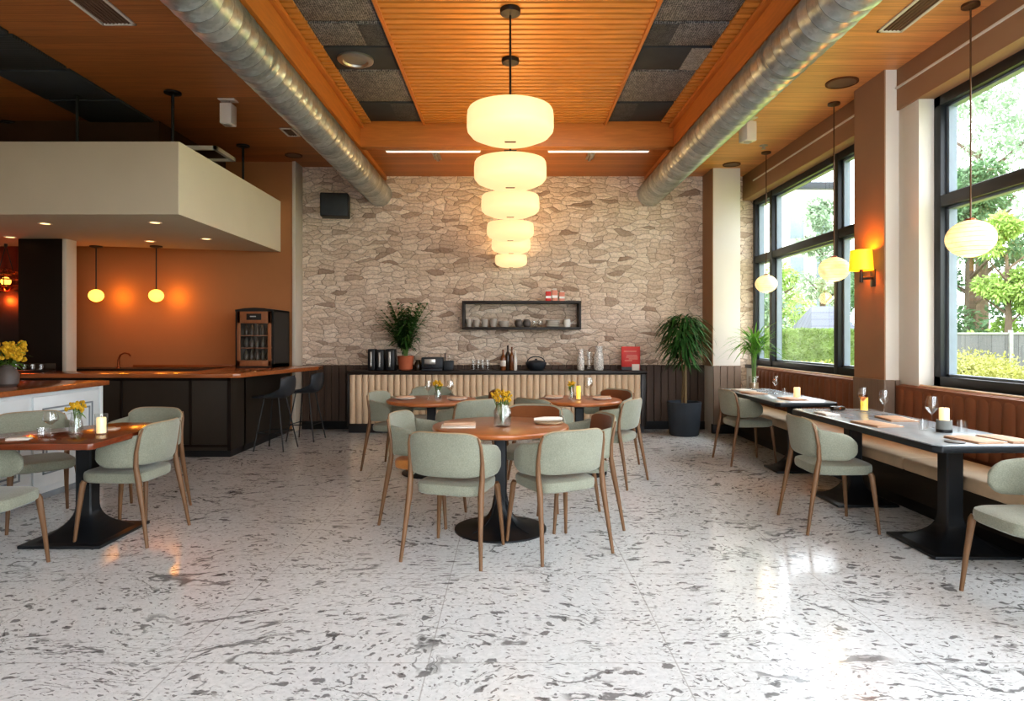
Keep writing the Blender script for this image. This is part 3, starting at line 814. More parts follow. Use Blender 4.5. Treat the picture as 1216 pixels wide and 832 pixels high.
# ------------------------------------------------------------------ chairs
def superel(hw_b, hw_f, hd, n, k, z, p=4.5, oy=0):
    out = []
    for i in range(n):
        a = 2 * PI * i / n; c = math.cos(a); s_ = math.sin(a)
        x = math.copysign(abs(c) ** (2 / p), c); y = math.copysign(abs(s_) ** (2 / p), s_)
        w = hw_b + (hw_f - hw_b) * (y + 1) / 2
        out.append((x * w * k, oy + y * hd * k, z))
    return out
def chair_meshes():
    ms = {}
    seat = MB().rings([superel(.225, .205, .225, 40, k, z) for (k, z) in ((.5, .405), (.93, .405), (.985, .415), (1, .435), (1, .455), (.98, .470), (.92, .478), (.6, .483), (.2, .484))])
    ms['seat'] = seat.mesh('seat')
    def bx(u, v):
        U = 2 * u - 1; cd = abs(U) ** 7
        z0 = .525 + .02 * cd; z1 = .80 - .045 * cd
        z = z0 + (z1 - z0) * v
        x = .232 * U
        y = -.238 + .055 * U * U - .05 * (z - .5) / .3
        return (x, y, z)
    nb = lambda u, v: Vector((-.45 * (2 * u - 1) * .5, 1, .15)).normalized()
    ms['backrest'] = MB().slab(bx, nb, 20, 12, .042).mesh('backrest')
    # thin inner face, coloured for warm light reflected off the table
    def bi(u, v):
        p = Vector(bx(.03 + .94 * u, .04 + .92 * v)); return p + Vector(nb(u, v)) * .021
    ms['warm_face'] = MB().slab(bi, nb, 14, 8, .006).mesh('warm_face')
    for sgn, nm in ((-1, 'armrest_l'), (1, 'armrest_r')):
        def af(u, v, sgn=sgn):
            s_ = u
            h = .108 - .022 * s_
            if s_ > .62: h *= math.sqrt(max(.03, 1 - ((s_ - .62) / .385) ** 2))
            zc = .625 - .02 * s_
            z = zc + h * (2 * v - 1)
            x = sgn * (.226 + .038 * math.sin(min(1, s_ * 1.3) * PI / 2))
            y = -.205 + .255 * s_ - .03 * (z - .6)
            return (x, y, z)
        na = lambda u, v, sgn=sgn: Vector((sgn, -.5 * (1 - u), 0)).normalized()
        ms[nm] = MB().slab(af, na, 14, 10, .036).mesh('armrest')
        x = sgn
        ms['rear' + nm[-2:]] = MB().tube([(x * .262, -.295, 0), (x * .248, -.262, .2), (x * .236, -.222, .42), (x * .238, -.205, .52), (x * .240, -.208, .62), (x * .238, -.228, .72), (x * .225, -.245, .775)],
                                        [.0105, .0145, .020, .017, .013, .010, .006], 10).mesh('leg')
        ms['front' + nm[-2:]] = MB().tube([(x * .235, .215, 0), (x * .222, .198, .2), (x * .205, .178, .40), (x * .200, .170, .42)], [.0105, .0145, .020, .018], 10).mesh('leg')
    pts = []
    for i in range(25):
        u = i / 24; p = Vector(bx(u, 1.0)); pts.append(p + Vector((0, 0, .001)))
    left = [Vector(bx(0, v)) for v in (.0, .3, .6, .85)]; right = [Vector(bx(1, v)) for v in (.85, .6, .3, 0)]
    ms['edge'] = MB().tube(left + pts + right, .0055, 7).mesh('back_edging')
    return ms
CM = chair_meshes()
def make_chair(label, loc, f, group, seat='sage', warm_face=None):
    t = thing('dining_chair', label, 'chair', (loc[0], loc[1], 0), math.atan2(-f[0], f[1]), group)
    def put(name, key, mat):
        me = CM[key]
        if len(me.materials) == 0: me.materials.append(None)
        o = bpy.data.objects.new(name, me); col.objects.link(o); o.parent = t
        o.material_slots[0].link = 'OBJECT'; o.material_slots[0].material = M[mat]
        return o
    s_ = put('seat', 'seat', seat)
    if seat != 'sage': s_['label'] = 'seat pad painted with warm reflected light'
    b = put('backrest', 'backrest', 'sage')
    put('armrest', 'armrest_l', 'sage'); put('armrest', 'armrest_r', 'sage')
    if warm_face:
        l_ = put('warm_face', 'warm_face', warm_face); l_['label'] = 'inner back painted with warm reflected light'; l_.parent = b
    for k in ('rear_l', 'rear_r', 'front_l', 'front_r'): put('leg', k, 'legwood')
    put('back_edging', 'edge', 'trimtan').parent = b
    return t
G1, G2, G3, G4, G5 = 'chairs round the front centre table', 'chairs round the rear left table', 'chairs round the rear right table', 'chairs round the square left table', 'chairs along the window tables'
CH = [
 ('sage green dining chair with its back to us, left of the two in front', (-.335, 4.235), (.30, .95), G1, 'sage', None),
 ('sage green dining chair with its back to us, right of the two in front', (.285, 4.33), (-.47, .88), G1, 'sage', None),
 ('sage green dining chair with painted warm-lit seat, at the left of the front round table', (-.615, 5.0), (.96, -.24), G1, 'tan', None),
 ('dining chair with painted warm-lit inner back at the right of the front round table, partly hidden', (.47, 4.88), (-.97, -.2), G1, 'sage', 'warm_in'),
 ('dining chair with painted warm-lit inner back behind the front round table, facing us', (.17, 5.37), (-.15, -.98), G1, 'sage', 'warm_in'),
 ('sage dining chair at the left end of the rear left round table', (-1.18, 6.93), (.95, -.3), G2, 'sage', None),
 ('pale sage dining chair behind the rear left round table, facing us', (-.90, 7.46), (.08, -1), G2, 'sage', None),
 ('sage dining chair at the front right of the rear left table, back to us', (-.46, 6.27), (-.62, .78), G2, 'sage', None),
 ('dining chair with painted warm-lit inner back at the far right of the rear left round table', (-.40, 7.08), (-.97, -.2), G2, 'sage', 'warm_in'),
 ('sage dining chair at the front left of the rear right table', (.37, 6.38), (.68, .73), G3, 'sage', None),
 ('sage dining chair at the front right of the rear right table, legs in full view', (.94, 6.28), (-.85, .53), G3, 'sage', None),
 ('dining chair with painted warm-lit inner back behind the rear right table by the fluted sideboard', (1.0, 7.12), (-.75, -.62), G3, 'sage', 'warm_in'),
 ('sage dining chair at the right side of the square left table, facing left', (-2.66, 4.57), (-1, .04), G4, 'sage', None),
 ('sage dining chair behind the square left table, facing us, by the bar front', (-2.92, 5.13), (-.12, -1), G4, 'sage', None),
 ('sage dining chair at the far left of the square table, by the white cabinet', (-3.52, 4.9), (.75, -.66), G4, 'sage', None),
 ('sage dining chair cut by the left photo edge, near side of the square table', (-3.03, 3.78), (1, .08), G4, 'sage', None),
 ('sage dining chair at the far window table beside the potted tree', (2.63, 7.28), (.99, .07), G5, 'sage', None),
 ('sage dining chair at the near window table, in the middle of the right side', (2.37, 4.83), (1, -.02), G5, 'sage', None),
 ('sage dining chair cut by the right edge of the photo', (2.67, 3.34), (-1, 0), G5, 'sage', None),
]
for c in CH: make_chair(*c)

# ------------------------------------------------------------------ tables
def round_table(x, y, r, rb, label):
    t = thing('round_table', label, 'table', (x, y, 0), 0, 'round wooden pedestal tables')
    obj('tabletop', MB().lathe([(.001, .708), (r - .03, .708), (r - .006, .716), (r, .728), (r, .738), (r - .005, .747), (r - .014, .75), (.001, .75)], 64, cap0=False, cap1=False), M['table_round'], t)
    c = MB().rings([[(q * a_ , w * a_, z) for (q, w) in ((-1, -.8), (-.8, -1), (.8, -1), (1, -.8), (1, .8), (.8, 1), (-.8, 1), (-1, .8))] for (a_, z) in ((.048, .12), (.044, .25), (.044, .66), (.075, .695), (.075, .708))])
    obj('column', c, M['blackmetal'], t)
    b = MB().lathe([(rb, 0), (rb, .012), (rb - .02, .018), (rb * .7, .030), (rb * .45, .055), (rb * .28, .10), (rb * .19, .16), (.05, .24), (.044, .25)], 48)
    obj('base', b, M['blackmetal'], t)
    rib = MB()
    for k in range(4):
        a = PI / 4 + k * PI / 2; ca, sa = math.cos(a), math.sin(a)
        rib.tube([(.05 * ca, .05 * sa, .23), (rb * .27 * ca, rb * .27 * sa, .112), (rb * .5 * ca, rb * .5 * sa, .05), (rb * .85 * ca, rb * .85 * sa, .022)], [.006, .006, .005, .003], 6)
    obj('base_rib', rib, M['blackmetal'], t)
    return t
round_table(-.07, 4.72, .49, .33, 'nearest round wooden table with black disc foot, centre of the room')
round_table(-.80, 6.68, .455, .30, 'round wooden table behind, left of the two by the fluted sideboard')
round_table(.70, 6.68, .43, .28, 'round wooden table behind, right of the two by the fluted sideboard')

def flared(cx, cy, hx, hy, t, ang=0, hc=.055, top=.7):
    """rectangular plate foot with a flared column"""
    Mx = Matrix.Translation((cx, cy, 0)) @ Matrix.Rotation(ang, 4, 'Z')
    obj('base_plate', MB().prism([(-hx, -hy), (hx, -hy), (hx, hy), (-hx, hy)], 0, .022, .006, 2, Mx), M['blackmetal'], t)
    def sq(ax, ay, z): return [(q * ax, w * ay, z) for (q, w) in ((-1, -.82), (-.82, -1), (.82, -1), (1, -.82), (1, .82), (.82, 1), (-.82, 1), (-1, .82))]
    L_ = []
    for i in range(9):
        k = i / 8; e = (1 - k) ** 2.6
        L_.append(sq(hc + (hx * .82 - hc) * e, hc + (hy * .82 - hc) * e, .02 + .22 * k))
    L_ += [sq(hc, hc, top - .03), sq(hc * 1.7, hc * 1.7, top - .012), sq(hc * 1.7, hc * 1.7, top)]
    obj('column', MB().rings(L_, Mx), M['blackmetal'], t)
t = thing('square_table', 'dark red-brown wooden table with black flared foot, at the left', 'table', (-2.92, 4.4, 0))
poly = [(-.14, -.53), (.43, -.53), (.45, -.51), (.42, .43), (.40, .45), (.05, .45), (-.42, -.12), (-.36, -.42)]
obj('tabletop', MB().prism(poly, .712, .75, .006), M['table_sq'], t)
flared(-.02, .17, .27, .30, t, 0, .055, .712)
def win_table(x0, x1, y0, y1, bases, label):
    cx, cy = (x0 + x1) / 2, (y0 + y1) / 2; hx, hy = (x1 - x0) / 2, (y1 - y0) / 2
    t = thing('window_table', label, 'table', (cx, cy, 0), 0, 'dark tables along the window bench')
    k = .04
    pl = [(-hx + k, -hy), (hx - k, -hy), (hx, -hy + k), (hx, hy - k), (hx - k, hy), (-hx + k, hy), (-hx, hy - k), (-hx, -hy + k)]
    pi = [(p[0] * .985, p[1] * .993) for p in pl]
    obj('table_edge', MB().prism(pl, .705, .744, .006), M['blackmetal'], t)
    obj('tabletop', MB().prism(pi, .742, .75, .002), M['table_top_glare'], t)
    for (bx_, by_, ex, ey) in bases: flared(bx_ - cx, by_ - cy, ex, ey, t, 0, .055, .705)
win_table(2.47, 3.16, 3.81, 5.80, [(2.90, 4.33, .27, .27), (2.90, 5.56, .25, .25)], 'long dark table nearest the camera at the window bench')
win_table(2.56, 3.17, 6.32, 8.08, [(2.95, 6.82, .25, .18)], 'dark table farther back at the window bench, under the vase plant')

# ------------------------------------------------------------------ bench
t = thing('window_bench', 'long built-in bench with beige seat cushions and brown channelled back', 'bench', (0, 0, 0))
obj('bench_base', MB().box(3.16, 3.40, 3.75, 9.36, .1, .37, .004), M['darkpanel'], t)
obj('plinth', MB().box(3.2, 3.40, 3.75, 9.36, 0, .1), M['black'], t)
yy = 3.75; k = 0
for (a, b) in ((3.75, 5.0), (5.0, 6.2), (6.2, 7.4), (7.4, 8.4), (8.4, 9.36)):
    obj('seat_cushion', MB().box(2.98, 3.41 if not (a < 6.47 and b > 5.95) else 3.37, a + .004, b - .004, .37, .465, .022, 3), M['bench_seat'], t)
for (a, b) in ((3.75, 5.925), (6.49, 9.35)):
    s = MB(); n = round((b - a) / .13); w = (b - a) / n
    for i in range(n):
        y0 = a + i * w
        vs = []; fs = []
        # each channel is a soft half round strip, curling over the top
        segs = 7; prof = [(.47, 0), (.8, 0), (.90, .004), (.94, .02), (.958, .05), (.96, .09)]
        for (z, dx) in prof:
            for q in range(segs + 1):
                u = q / segs; bulge = .012 * math.sin(PI * u) ** .6
                vs.append((3.44 + .035 * 1 - bulge + dx if z < .955 else 3.475 - bulge * .3 + dx, y0 + u * w, z))
        for j in range(len(prof) - 1):
            for q in range(segs):
                p_ = j * (segs + 1) + q
                fs.append((p_, p_ + 1, p_ + segs + 2, p_ + segs + 1))
        s.add(vs, fs)
    s.box(3.476, 3.555, a, b, .40, .945)
    bc = obj('back_cushion', s, M['bench_back'], t, angle=50)
    obj('top_piping', MB().tube([(3.535, a, .958), (3.535, b, .958)], .014, 10), M['bench_seat'], bc)

# ------------------------------------------------------------------ sideboard
t = thing('sideboard', 'long low sideboard with beige fluted front and dark wood top against the stone wall', 'sideboard', (-.2, 9.62, 0))
obj('top', MB().box(-2.16, 2.16, -.22, .22, .85, .895, .005), M['side_dark'], t)
s = MB(); s.box(2.08, 2.15, -.19, .2, .10, .85, .004); s.box(-2.15, -2.12, -.19, .2, .10, .85, .004); s.box(-2.12, 2.08, -.16, .2, .10, .85)
obj('carcass', s, M['side_dark'], t)
obj('plinth', MB().box(-2.13, 2.13, -.15, .2, 0, .1), M['black'], t)
s = MB(); n = 46; x0, x1 = -2.115, 2.075; w = (x1 - x0) / n
for i in range(n):
    vs = []; fs = []; segs = 8; zz = (.135, .15, .82, .838)
    for j, z in enumerate(zz):
        sc_ = .6 if j in (0, 3) else 1
        for q in range(segs + 1):
            a = PI * q / segs
            vs.append((x0 + (i + .5) * w - w * .49 * math.cos(a), -.165 - .034 * math.sin(a) * sc_, z))
    for j in range(3):
        for q in range(segs):
            p_ = j * (segs + 1) + q
            fs.append((p_, p_ + 1, p_ + segs + 2, p_ + segs + 1))
    s.add(vs, fs)
obj('fluted_front', s, M['flute'], t, angle=50)

# ------------------------------------------------------------------ wall shelf and its things
t = thing('wall_shelf', 'dark open box shelf mounted on the stone wall above the sideboard', 'shelf', (.165, 9.75, 1.49))
W_ = .872
s = MB(); s.box(-W_, W_, -.14, .15, 0, .035, .003); s.box(-W_, W_, -.14, .15, .385, .42, .003)
s.box(-W_, -W_ + .035, -.14, .15, .03, .39, .003); s.box(W_ - .035, W_, -.14, .15, .03, .39, .003)
obj('shelf_box', s, M['shelfwood'], t)
SH = 1.525
def cupmesh(r, h):
    return MB().lathe([(r * .6, 0), (r * .75, h * .05), (r * .95, h * .4), (r, h), (r * .93, h), (r * .87, h * .4), (r * .6, h * .1), (.001, h * .08)], 20, cap1=False)
def bowlx(px): return (px - 606) / 79.8
for i, (px, h, r) in enumerate([(557, .12, .045), (566, .11, .05), (576, .12, .05), (586, .125, .055)]):
    single('cup', cupmesh(r, h), M['greychina'], f'pale stoneware cup in the wall shelf, {ordn[i].replace("nearest", "first")} from the left', 'cup', (bowlx(px), 9.72, SH), 0, 'cups in the wall shelf')
single('bowl', cupmesh(.075, .09), M['greychina'], 'low pale bowl in the wall shelf right of the cups', 'bowl', (bowlx(598.5), 9.72, SH))
for px, w in ((616, 'left'), (625.5, 'right')):
    t = thing('jar', f'dark rounded stoneware jar in the wall shelf, {w} of the two', 'jar', (bowlx(px), 9.72, SH), 0, 'dark jars in the wall shelf')
    obj('body', MB().lathe([(.035, 0), (.055, .02), (.06, .06), (.05, .095), (.04, .1)], 20), M['darkchina'], t)
    obj('lid', MB().lathe([(.042, .1), (.04, .112), (.01, .118)], 16), M['darkchina'], t)
for px, w in ((634.5, 'left'), (641.5, 'right')):
    single('tumbler', cupmesh(.035, .09), M['glass'], f'small glass tumbler in the wall shelf, {w} of the two', 'glass', (bowlx(px), 9.72, SH), 0, 'tumblers in the wall shelf')
def plate_mesh(r): return MB().lathe([(r * .55, 0), (r * .7, .004), (r, .018), (r * .99, .022), (r * .68, .009), (.001, .007)], 28, cap1=False)
for i in range(5):
    single('plate', plate_mesh(.11), M['china'], f'white plate in the shelf stack, {["bottom", "second from bottom", "middle", "second from top", "top"][i]} of the five', 'plate', (bowlx(656), 9.72, SH + .021 * i), 0, 'plates stacked in the wall shelf')
t = thing('gravy_boat', 'white china jug with a spout at the right of the wall shelf', 'jug', (bowlx(673), 9.72, SH))
obj('body', MB().lathe([(.04, 0), (.05, .02), (.052, .08), (.045, .11), (.05, .12), (.046, .12), (.04, .08), (.001, .02)], 20, cap1=False), M['china'], t)
obj('spout', MB().tube([(.045, 0, .05), (.08, 0, .07), (.11, 0, .085)], [.014, .011, .008], 8), M['china'], t)
for i, (px, h, mt, w) in enumerate([(651, .17, 'red', 'red carton, left of three on top of the wall shelf'), (658.5, .19, 'pale_red', 'pale red carton, middle of three on top of the wall shelf'), (667, .155, 'pale_red', 'short pale red carton, right of three on top of the wall shelf')]):
    t = thing('carton', w, 'carton', (bowlx(px), 9.74, 1.91), 0, 'cartons on the wall shelf')
    obj('body', MB().box(-.04, .04, -.03, .03, 0, h * .85, .004), M[mt], t)
    obj('lid', MB().box(-.028, .028, -.02, .02, h * .85, h, .006), M['whiteplastic'], t)
    obj('label_band', MB().box(-.0405, .0405, -.0305, .0305, h * .25, h * .45), M['china'], t)

# ------------------------------------------------------------------ things on the sideboard
ST = .895
def sbx(px, d=9.6): return (px - 606) * d / 780
for i, (px, w, h, lab) in enumerate([(442.5, .105, .31, 'left'), (452.5, .11, .30, 'middle'), (464.5, .13, .31, 'right')]):
    t = thing('coffee_dispenser', f'black upright coffee dispenser on the sideboard, {lab} of the three', 'coffee dispenser', (sbx(px), 9.6, ST), 0, 'black dispensers on the sideboard')
    obj('body', MB().box(-w / 2, w / 2, -.09, .09, 0, h, .012), M['black'], t)
    obj('front_strip', MB().box(-w * .18, w * .05, -.094, -.088, .05, h - .04, .002), M['metal'], t)
    obj('tap', MB().tube([(0, -.09, .1), (0, -.12, .1), (0, -.12, .075)], .008, 8), M['metal'], t)
t = thing('espresso_machine', 'wide black and steel espresso machine on the sideboard beside the terracotta pot', 'coffee machine', (sbx(514), 9.6, ST))
obj('body', MB().box(-.155, .155, -.1, .12, .03, .19, .012), M['iron'], t)
obj('front_panel', MB().box(-.11, .05, -.106, -.098, .09, .165, .004), M['metal'], t)
obj('drip_tray', MB().box(-.15, .15, -.14, -.09, .0, .03, .004), M['iron'], t)
obj('foot', MB().box(-.15, .15, -.09, .11, 0, .03), M['black'], t)
obj('group_handle', MB().tube([(0, -.1, .075), (0, -.17, .07)], .012, 8), M['black'], t)
t = thing('coffee_grinder', 'small black coffee grinder with a lever right of the espresso machine', 'coffee grinder', (sbx(533), 9.6, ST))
obj('body', MB().box(-.07, .07, -.08, .08, 0, .14, .01), M['iron'], t)
obj('hopper', MB().lathe([(.035, .14), (.05, .2), (.05, .215), (.02, .22)], 16, (.03, 0, 0)), M['glass'], t)
obj('lever', MB().tube([(-.055, 0, .14), (-.055, 0, .25)], .008, 8), M['black'], t)
single('jar', MB().lathe([(.04, 0), (.045, .02), (.045, .11), (.03, .13), (.032, .15)], 18), M['bottle_dk'], 'small dark jar between terracotta pot and espresso machine', 'jar', (sbx(496.5), 9.58, ST))
tum = MB().lathe([(.026, 0), (.03, .005), (.036, .15), (.033, .15), (.027, .012), (.001, .01)], 18, cap1=False).mesh('glass')
for i, px in enumerate((563, 568.5, 574, 579.5)):
    single('drinking_glass', tum, M['glass'], f'clear tall glass on the sideboard, {["first", "second", "third", "fourth"][i]} from the left of four', 'glass', (sbx(px), 9.58 + .03 * (i % 2), ST), 0, 'glasses on the sideboard')
def bottle(px, h, r, mat, lab, y=9.6, band=None):
    t = thing('bottle', lab, 'bottle', (sbx(px, y), y, ST), 0, 'bottles on the sideboard')
    obj('body', MB().lathe([(r * .9, 0), (r, .01), (r, h * .58), (r * .8, h * .68), (r * .36, h * .78), (r * .34, h * .95), (r * .4, h * .96), (r * .4, h)], 20), M[mat], t)
    if band: obj('paper_band', MB().lathe([(r * 1.01, h * .2), (r * 1.01, h * .48)], 20, cap0=False, cap1=False), M[band], t)
bottle(597.5, .30, .04, 'bottle_am', 'amber bottle on the sideboard, leftmost of the group', 9.58, 'linen')
bottle(603, .36, .036, 'bottle_dk', 'tall dark bottle on the sideboard, second of the group', 9.64)
bottle(607.8, .34, .03, 'bottle_am', 'slim brown bottle on the sideboard, third of the group', 9.6)
bottle(612, .28, .026, 'china', 'slim white bottle on the sideboard, rightmost of the group', 9.56)
t = thing('cast_iron_pot', 'black cast iron pot with arched handle on the sideboard', 'pot', (sbx(636.5), 9.6, ST))
obj('body', MB().lathe([(.09, 0), (.125, .03), (.15, .09), (.152, .115), (.145, .115), (.1, .03), (.001, .02)], 32, cap1=False), M['iron'], t)
obj('lid', MB().lathe([(.145, .112), (.13, .13), (.05, .145), (.015, .15), (.02, .165), (.001, .168)], 32, cap1=False), M['iron'], t)
obj('handle', MB().tube([(-.13 * math.cos(a), 0, .115 + .085 * math.sin(a)) for a in [PI * i / 10 for i in range(11)]], .008, 8), M['iron'], t)
for px, h, r, lab in ((689.5, .31, .055, 'speckled glass vase on the sideboard, left one'), (711, .35, .075, 'largest speckled glass vase on the sideboard, right one')):
    single('glass_vase', MB().lathe([(r * .8, 0), (r, .03), (r * .95, h * .5), (r * .7, h * .8), (r * .75, h), (r * .68, h), (r * .62, h * .8), (r * .85, h * .5), (.001, .03)], 14, cap1=False), M['crystal'], lab, 'vase', (sbx(px), 9.6, ST), 0, 'speckled vases on the sideboard')
single('tall_glass', MB().lathe([(.035, 0), (.04, .01), (.04, .27), (.037, .27), (.036, .02), (.001, .015)], 18, cap1=False), M['glass'], 'plain tall glass cylinder between the two speckled vases', 'glass', (sbx(700), 9.6, ST))
t = thing('red_book', 'red covered book standing upright at the right end of the sideboard', 'book', (sbx(749), 9.6, ST), -.05)
obj('cover', MB().box(-.135, .135, -.012, .03, 0, .345, .004), M['red'], t)
s = MB()
for zz, a, b in ((.21, -.06, .09), (.185, -.07, .10), (.16, -.03, .1), (.135, -.09, .02), (.27, -.1, .08)): s.box(a, b, -.0145, -.0125, zz, zz + .012)
obj('pale_marks', s, M['pale_red'], t, flat=True)
obj('dark_foot', MB().box(-.135, .02, -.0145, -.011, 0, .05), M['black'], t, flat=True)
single('small_card', MB().box(-.055, .055, -.004, .004, 0, .09, .002), M['linen'], 'small white card leaning at the foot of the red book', 'card', (sbx(755, 9.56), 9.565, ST), 0)

# wall loudspeaker
t = thing('wall_speaker', 'black boxy loudspeaker mounted high on the stone wall at left', 'loudspeaker', (-2.58, 9.68, 3.31), .12)
obj('cabinet', MB().box(-.2, .2, -.13, .12, -.17, .17, .015), M['black'], t)
obj('grille', MB().box(-.185, .185, -.137, -.128, -.155, .155, .003), M['acoustic3'], t)
obj('bracket', MB().box(-.03, .03, .1, .215, -.05, .05, .003), M['black'], t)

# ------------------------------------------------------------------ plants
def sprays(n, ctr, rx, rz, Lr, wr, droop, seed, dirup=.4, core=.1):
    rnd = random.Random(seed); s = MB()
    for i in range(n):
        a = rnd.uniform(0, 2 * PI); el = rnd.uniform(-.35, 1.0)
        d = Vector((math.cos(a), math.sin(a), el * .9 + dirup * .3))
        k = rnd.uniform(core, 1)
        p = Vector(ctr) + Vector((math.cos(a) * rx * k * .62, math.sin(a) * rx * k * .62, rnd.uniform(-1, 1) * rz * math.sqrt(max(0, 1 - k * k * .7))))
        s.leaf(p, d, (0, 0, 1), rnd.uniform(*Lr), rnd.uniform(*wr), droop * rnd.uniform(.6, 1.5), 4)
    return s
# terracotta palm on the sideboard
t = thing('potted_palm', 'bushy green palm in a terracotta pot on the sideboard', 'potted plant', (sbx(482), 9.58, ST))
obj('pot', MB().lathe([(.075, 0), (.10, .02), (.112, .16), (.118, .19), (.118, .21), (.10, .21), (.095, .19), (.001, .185)], 28, cap1=False), M['terracotta'], t)
obj('soil', MB().lathe([(.098, .19), (.001, .195)], 20, cap0=False, cap1=False), M['soil'], t)
rnd = random.Random(3); s = MB(); st = MB()
for i in range(52):
    a = rnd.uniform(0, 2 * PI); lean = rnd.uniform(.05, .40); Ht = rnd.uniform(.42, .82)
    pts = []
    for j in range(7):
        u = j / 6; pts.append(Vector((math.cos(a) * lean * u ** 1.6 + math.cos(a) * .02, math.sin(a) * lean * u ** 1.6 * .5 + math.sin(a) * .02, .19 + Ht * u - .10 * lean * u ** 4)))
    st.tube(pts, [.006, .006, .005, .005, .004, .003, .002], 5)
    for j in range(2, 7):
        for sg in (-1, 1):
            for q in range(2):
                p = pts[j] - (pts[j] - pts[j - 1]) * .5 * q
                d = (pts[j] - pts[j - 1]).normalized() * .6 + Vector((-math.sin(a), math.cos(a), 0)) * sg * .8 + Vector((math.cos(a), math.sin(a), 0)) * .3
                s.leaf(p, d, (0, 0, 1), rnd.uniform(.10, .19), rnd.uniform(.026, .042), .35, 3)
obj('stem', st, M['gstem'], t)
s2 = sprays(260, (0, 0, .56), .34, .26, (.10, .18), (.022, .036), .5, 17, .5, .05)
s.add(s2.v, s2.f)
s.v = [(v[0], min(v[1], .29), v[2]) for v in s.v]
obj('foliage', s, M['leaf_m'], t, recalc=False)
# big tree at right
t = thing('potted_tree', 'tall indoor tree with drooping dark leaves in a blue-grey planter by the right corner', 'potted plant', (2.45, 9.26, 0))
obj('planter', MB().lathe([(.19, 0), (.205, .02), (.235, .40), (.24, .47), (.215, .47), (.21, .42), (.001, .41)], 36, cap1=False), M['planter'], t)
obj('soil', MB().lathe([(.212, .43), (.001, .44)], 24, cap0=False, cap1=False), M['soil'], t)
tr = MB()
for (dx, dy, b) in ((-.03, 0, -.08), (.03, .02, .06), (0, -.03, .0)):
    tr.tube([(dx, dy, .42), (dx * .6 + .01, dy, .8), (b * .6, dy, 1.15), (b, dy + .02, 1.45)], [.016, .014, .012, .008], 8)
obj('trunk', tr, M['stem'], t)
s = sprays(560, (-.02, -.05, 1.40), .40, .30, (.16, .30), (.022, .038), .75, 5, .5, .05)
rnd = random.Random(8)
for i in range(50):
    a = rnd.uniform(0, 2 * PI); s.leaf((math.cos(a) * .06, math.sin(a) * .06, rnd.uniform(.98, 1.15)), (math.cos(a), math.sin(a), .1), (0, 0, 1), rnd.uniform(.15, .28), .03, .6, 4)
s.v = [(min(v[0], .43), v[1], v[2]) for v in s.v]
obj('foliage', s, M['leaf_d'], t, recalc=False)
# dracaena in a vase on the far window table
t = thing('vase_plant', 'spiky bright green plant in a glass jar on the far window table', 'potted plant', (2.93, 7.9, .75))
obj('jar', MB().lathe([(.05, 0), (.06, .005), (.06, .15), (.055, .16), (.052, .16), (.055, .14), (.054, .012), (.001, .01)], 24, cap1=False), M['glass'], t)
obj('pebbles', MB().lathe([(.052, .012), (.052, .08), (.001, .085)], 16), M['trimtan'], t)
st = MB()
for k in range(4): st.tube([(.012 * math.cos(k * 1.6), .012 * math.sin(k * 1.6), .03), (.02 * math.cos(k * 1.6), .02 * math.sin(k * 1.6), .26), (.03 * math.cos(k * 1.6), .03 * math.sin(k * 1.6), .52)], .008, 7)
obj('stem', st, M['gstem'], t)
rnd = random.Random(12); s = MB()
for i in range(170):
    a = rnd.uniform(0, 2 * PI); e = rnd.uniform(.1, 1.7)
    s.leaf((.03 * math.cos(a), .03 * math.sin(a), rnd.uniform(.38, .60)), (math.cos(a), math.sin(a) * .9, e), (0, 0, 1), rnd.uniform(.30, .48), rnd.uniform(.014, .024), rnd.uniform(.25, .7), 6)
obj('foliage', s, M['leaf_l'], t, recalc=False)

# ------------------------------------------------------------------ bar, left side
t = thing('bar_counter', 'L shaped bar with wooden top and dark brown panelled front', 'bar counter', (0, 0, 0))
s = MB(); s.box(-7.4, -3.2, 7.52, 7.95, .08, .915, .004); s.box(-3.75, -3.2, 7.9, 9.57, .08, .915, .004)
obj('body', s, M['darkpanel'], t)
s = MB()
for x in (-6.95, -6.1, -5.25, -4.45, -3.66):
    s.box(x - .012, x + .012, 7.505, 7.53, .12, .90, .002, 1)
s.box(-7.4, -3.2, 7.505, 7.53, .12, .15, .002, 1); s.box(-7.4, -3.2, 7.505, 7.53, .88, .91, .002, 1); s.box(-3.235, -3.195, 7.505, 7.53, .08, .915, .002, 1)
obj('front_battens', s, M['darkcol'], t)
obj('plinth', MB().box(-7.4, -3.22, 7.56, 7.95, 0, .08).box(-3.7, -3.22, 7.9, 9.57, 0, .08), M['black'], t)
poly = [(-7.5, 7.44), (-3.14, 7.44), (-3.08, 7.50), (-2.70, 9.25), (-2.72, 9.56), (-3.85, 9.56), (-3.85, 8.02), (-7.5, 8.02)]
obj('counter_top', MB().prism(poly, .915, .965, .006), M['counter_wood'], t)
t = thing('back_counter', 'dark back counter along the glowing tan wall behind the bar', 'counter', (0, 0, 0))
obj('body', MB().box(-7.5, -3.95, 9.08, 9.59, 0, .9), M['darkpanel'], t)
obj('top', MB().box(-7.52, -3.93, 9.04, 9.595, .9, .94, .004), M['backtop'], t)
obj('backsplash', MB().box(-5.5, -3.93, 9.57, 9.598, .94, .975, .002), M['counter_wood'], t)
t = thing('tap', 'small curved copper tap on the back counter', 'tap', (-5.55, 9.3, .94))
obj('spout', MB().tube([(0, 0, 0), (0, 0, .12), (.03, 0, .19), (.09, 0, .215), (.15, 0, .20), (.17, 0, .17)], [.016, .013, .011, .011, .011, .011], 10), M['copper'], t)
obj('base_ring', MB().lathe([(.03, 0), (.03, .012), (.018, .02)], 16), M['copper'], t)
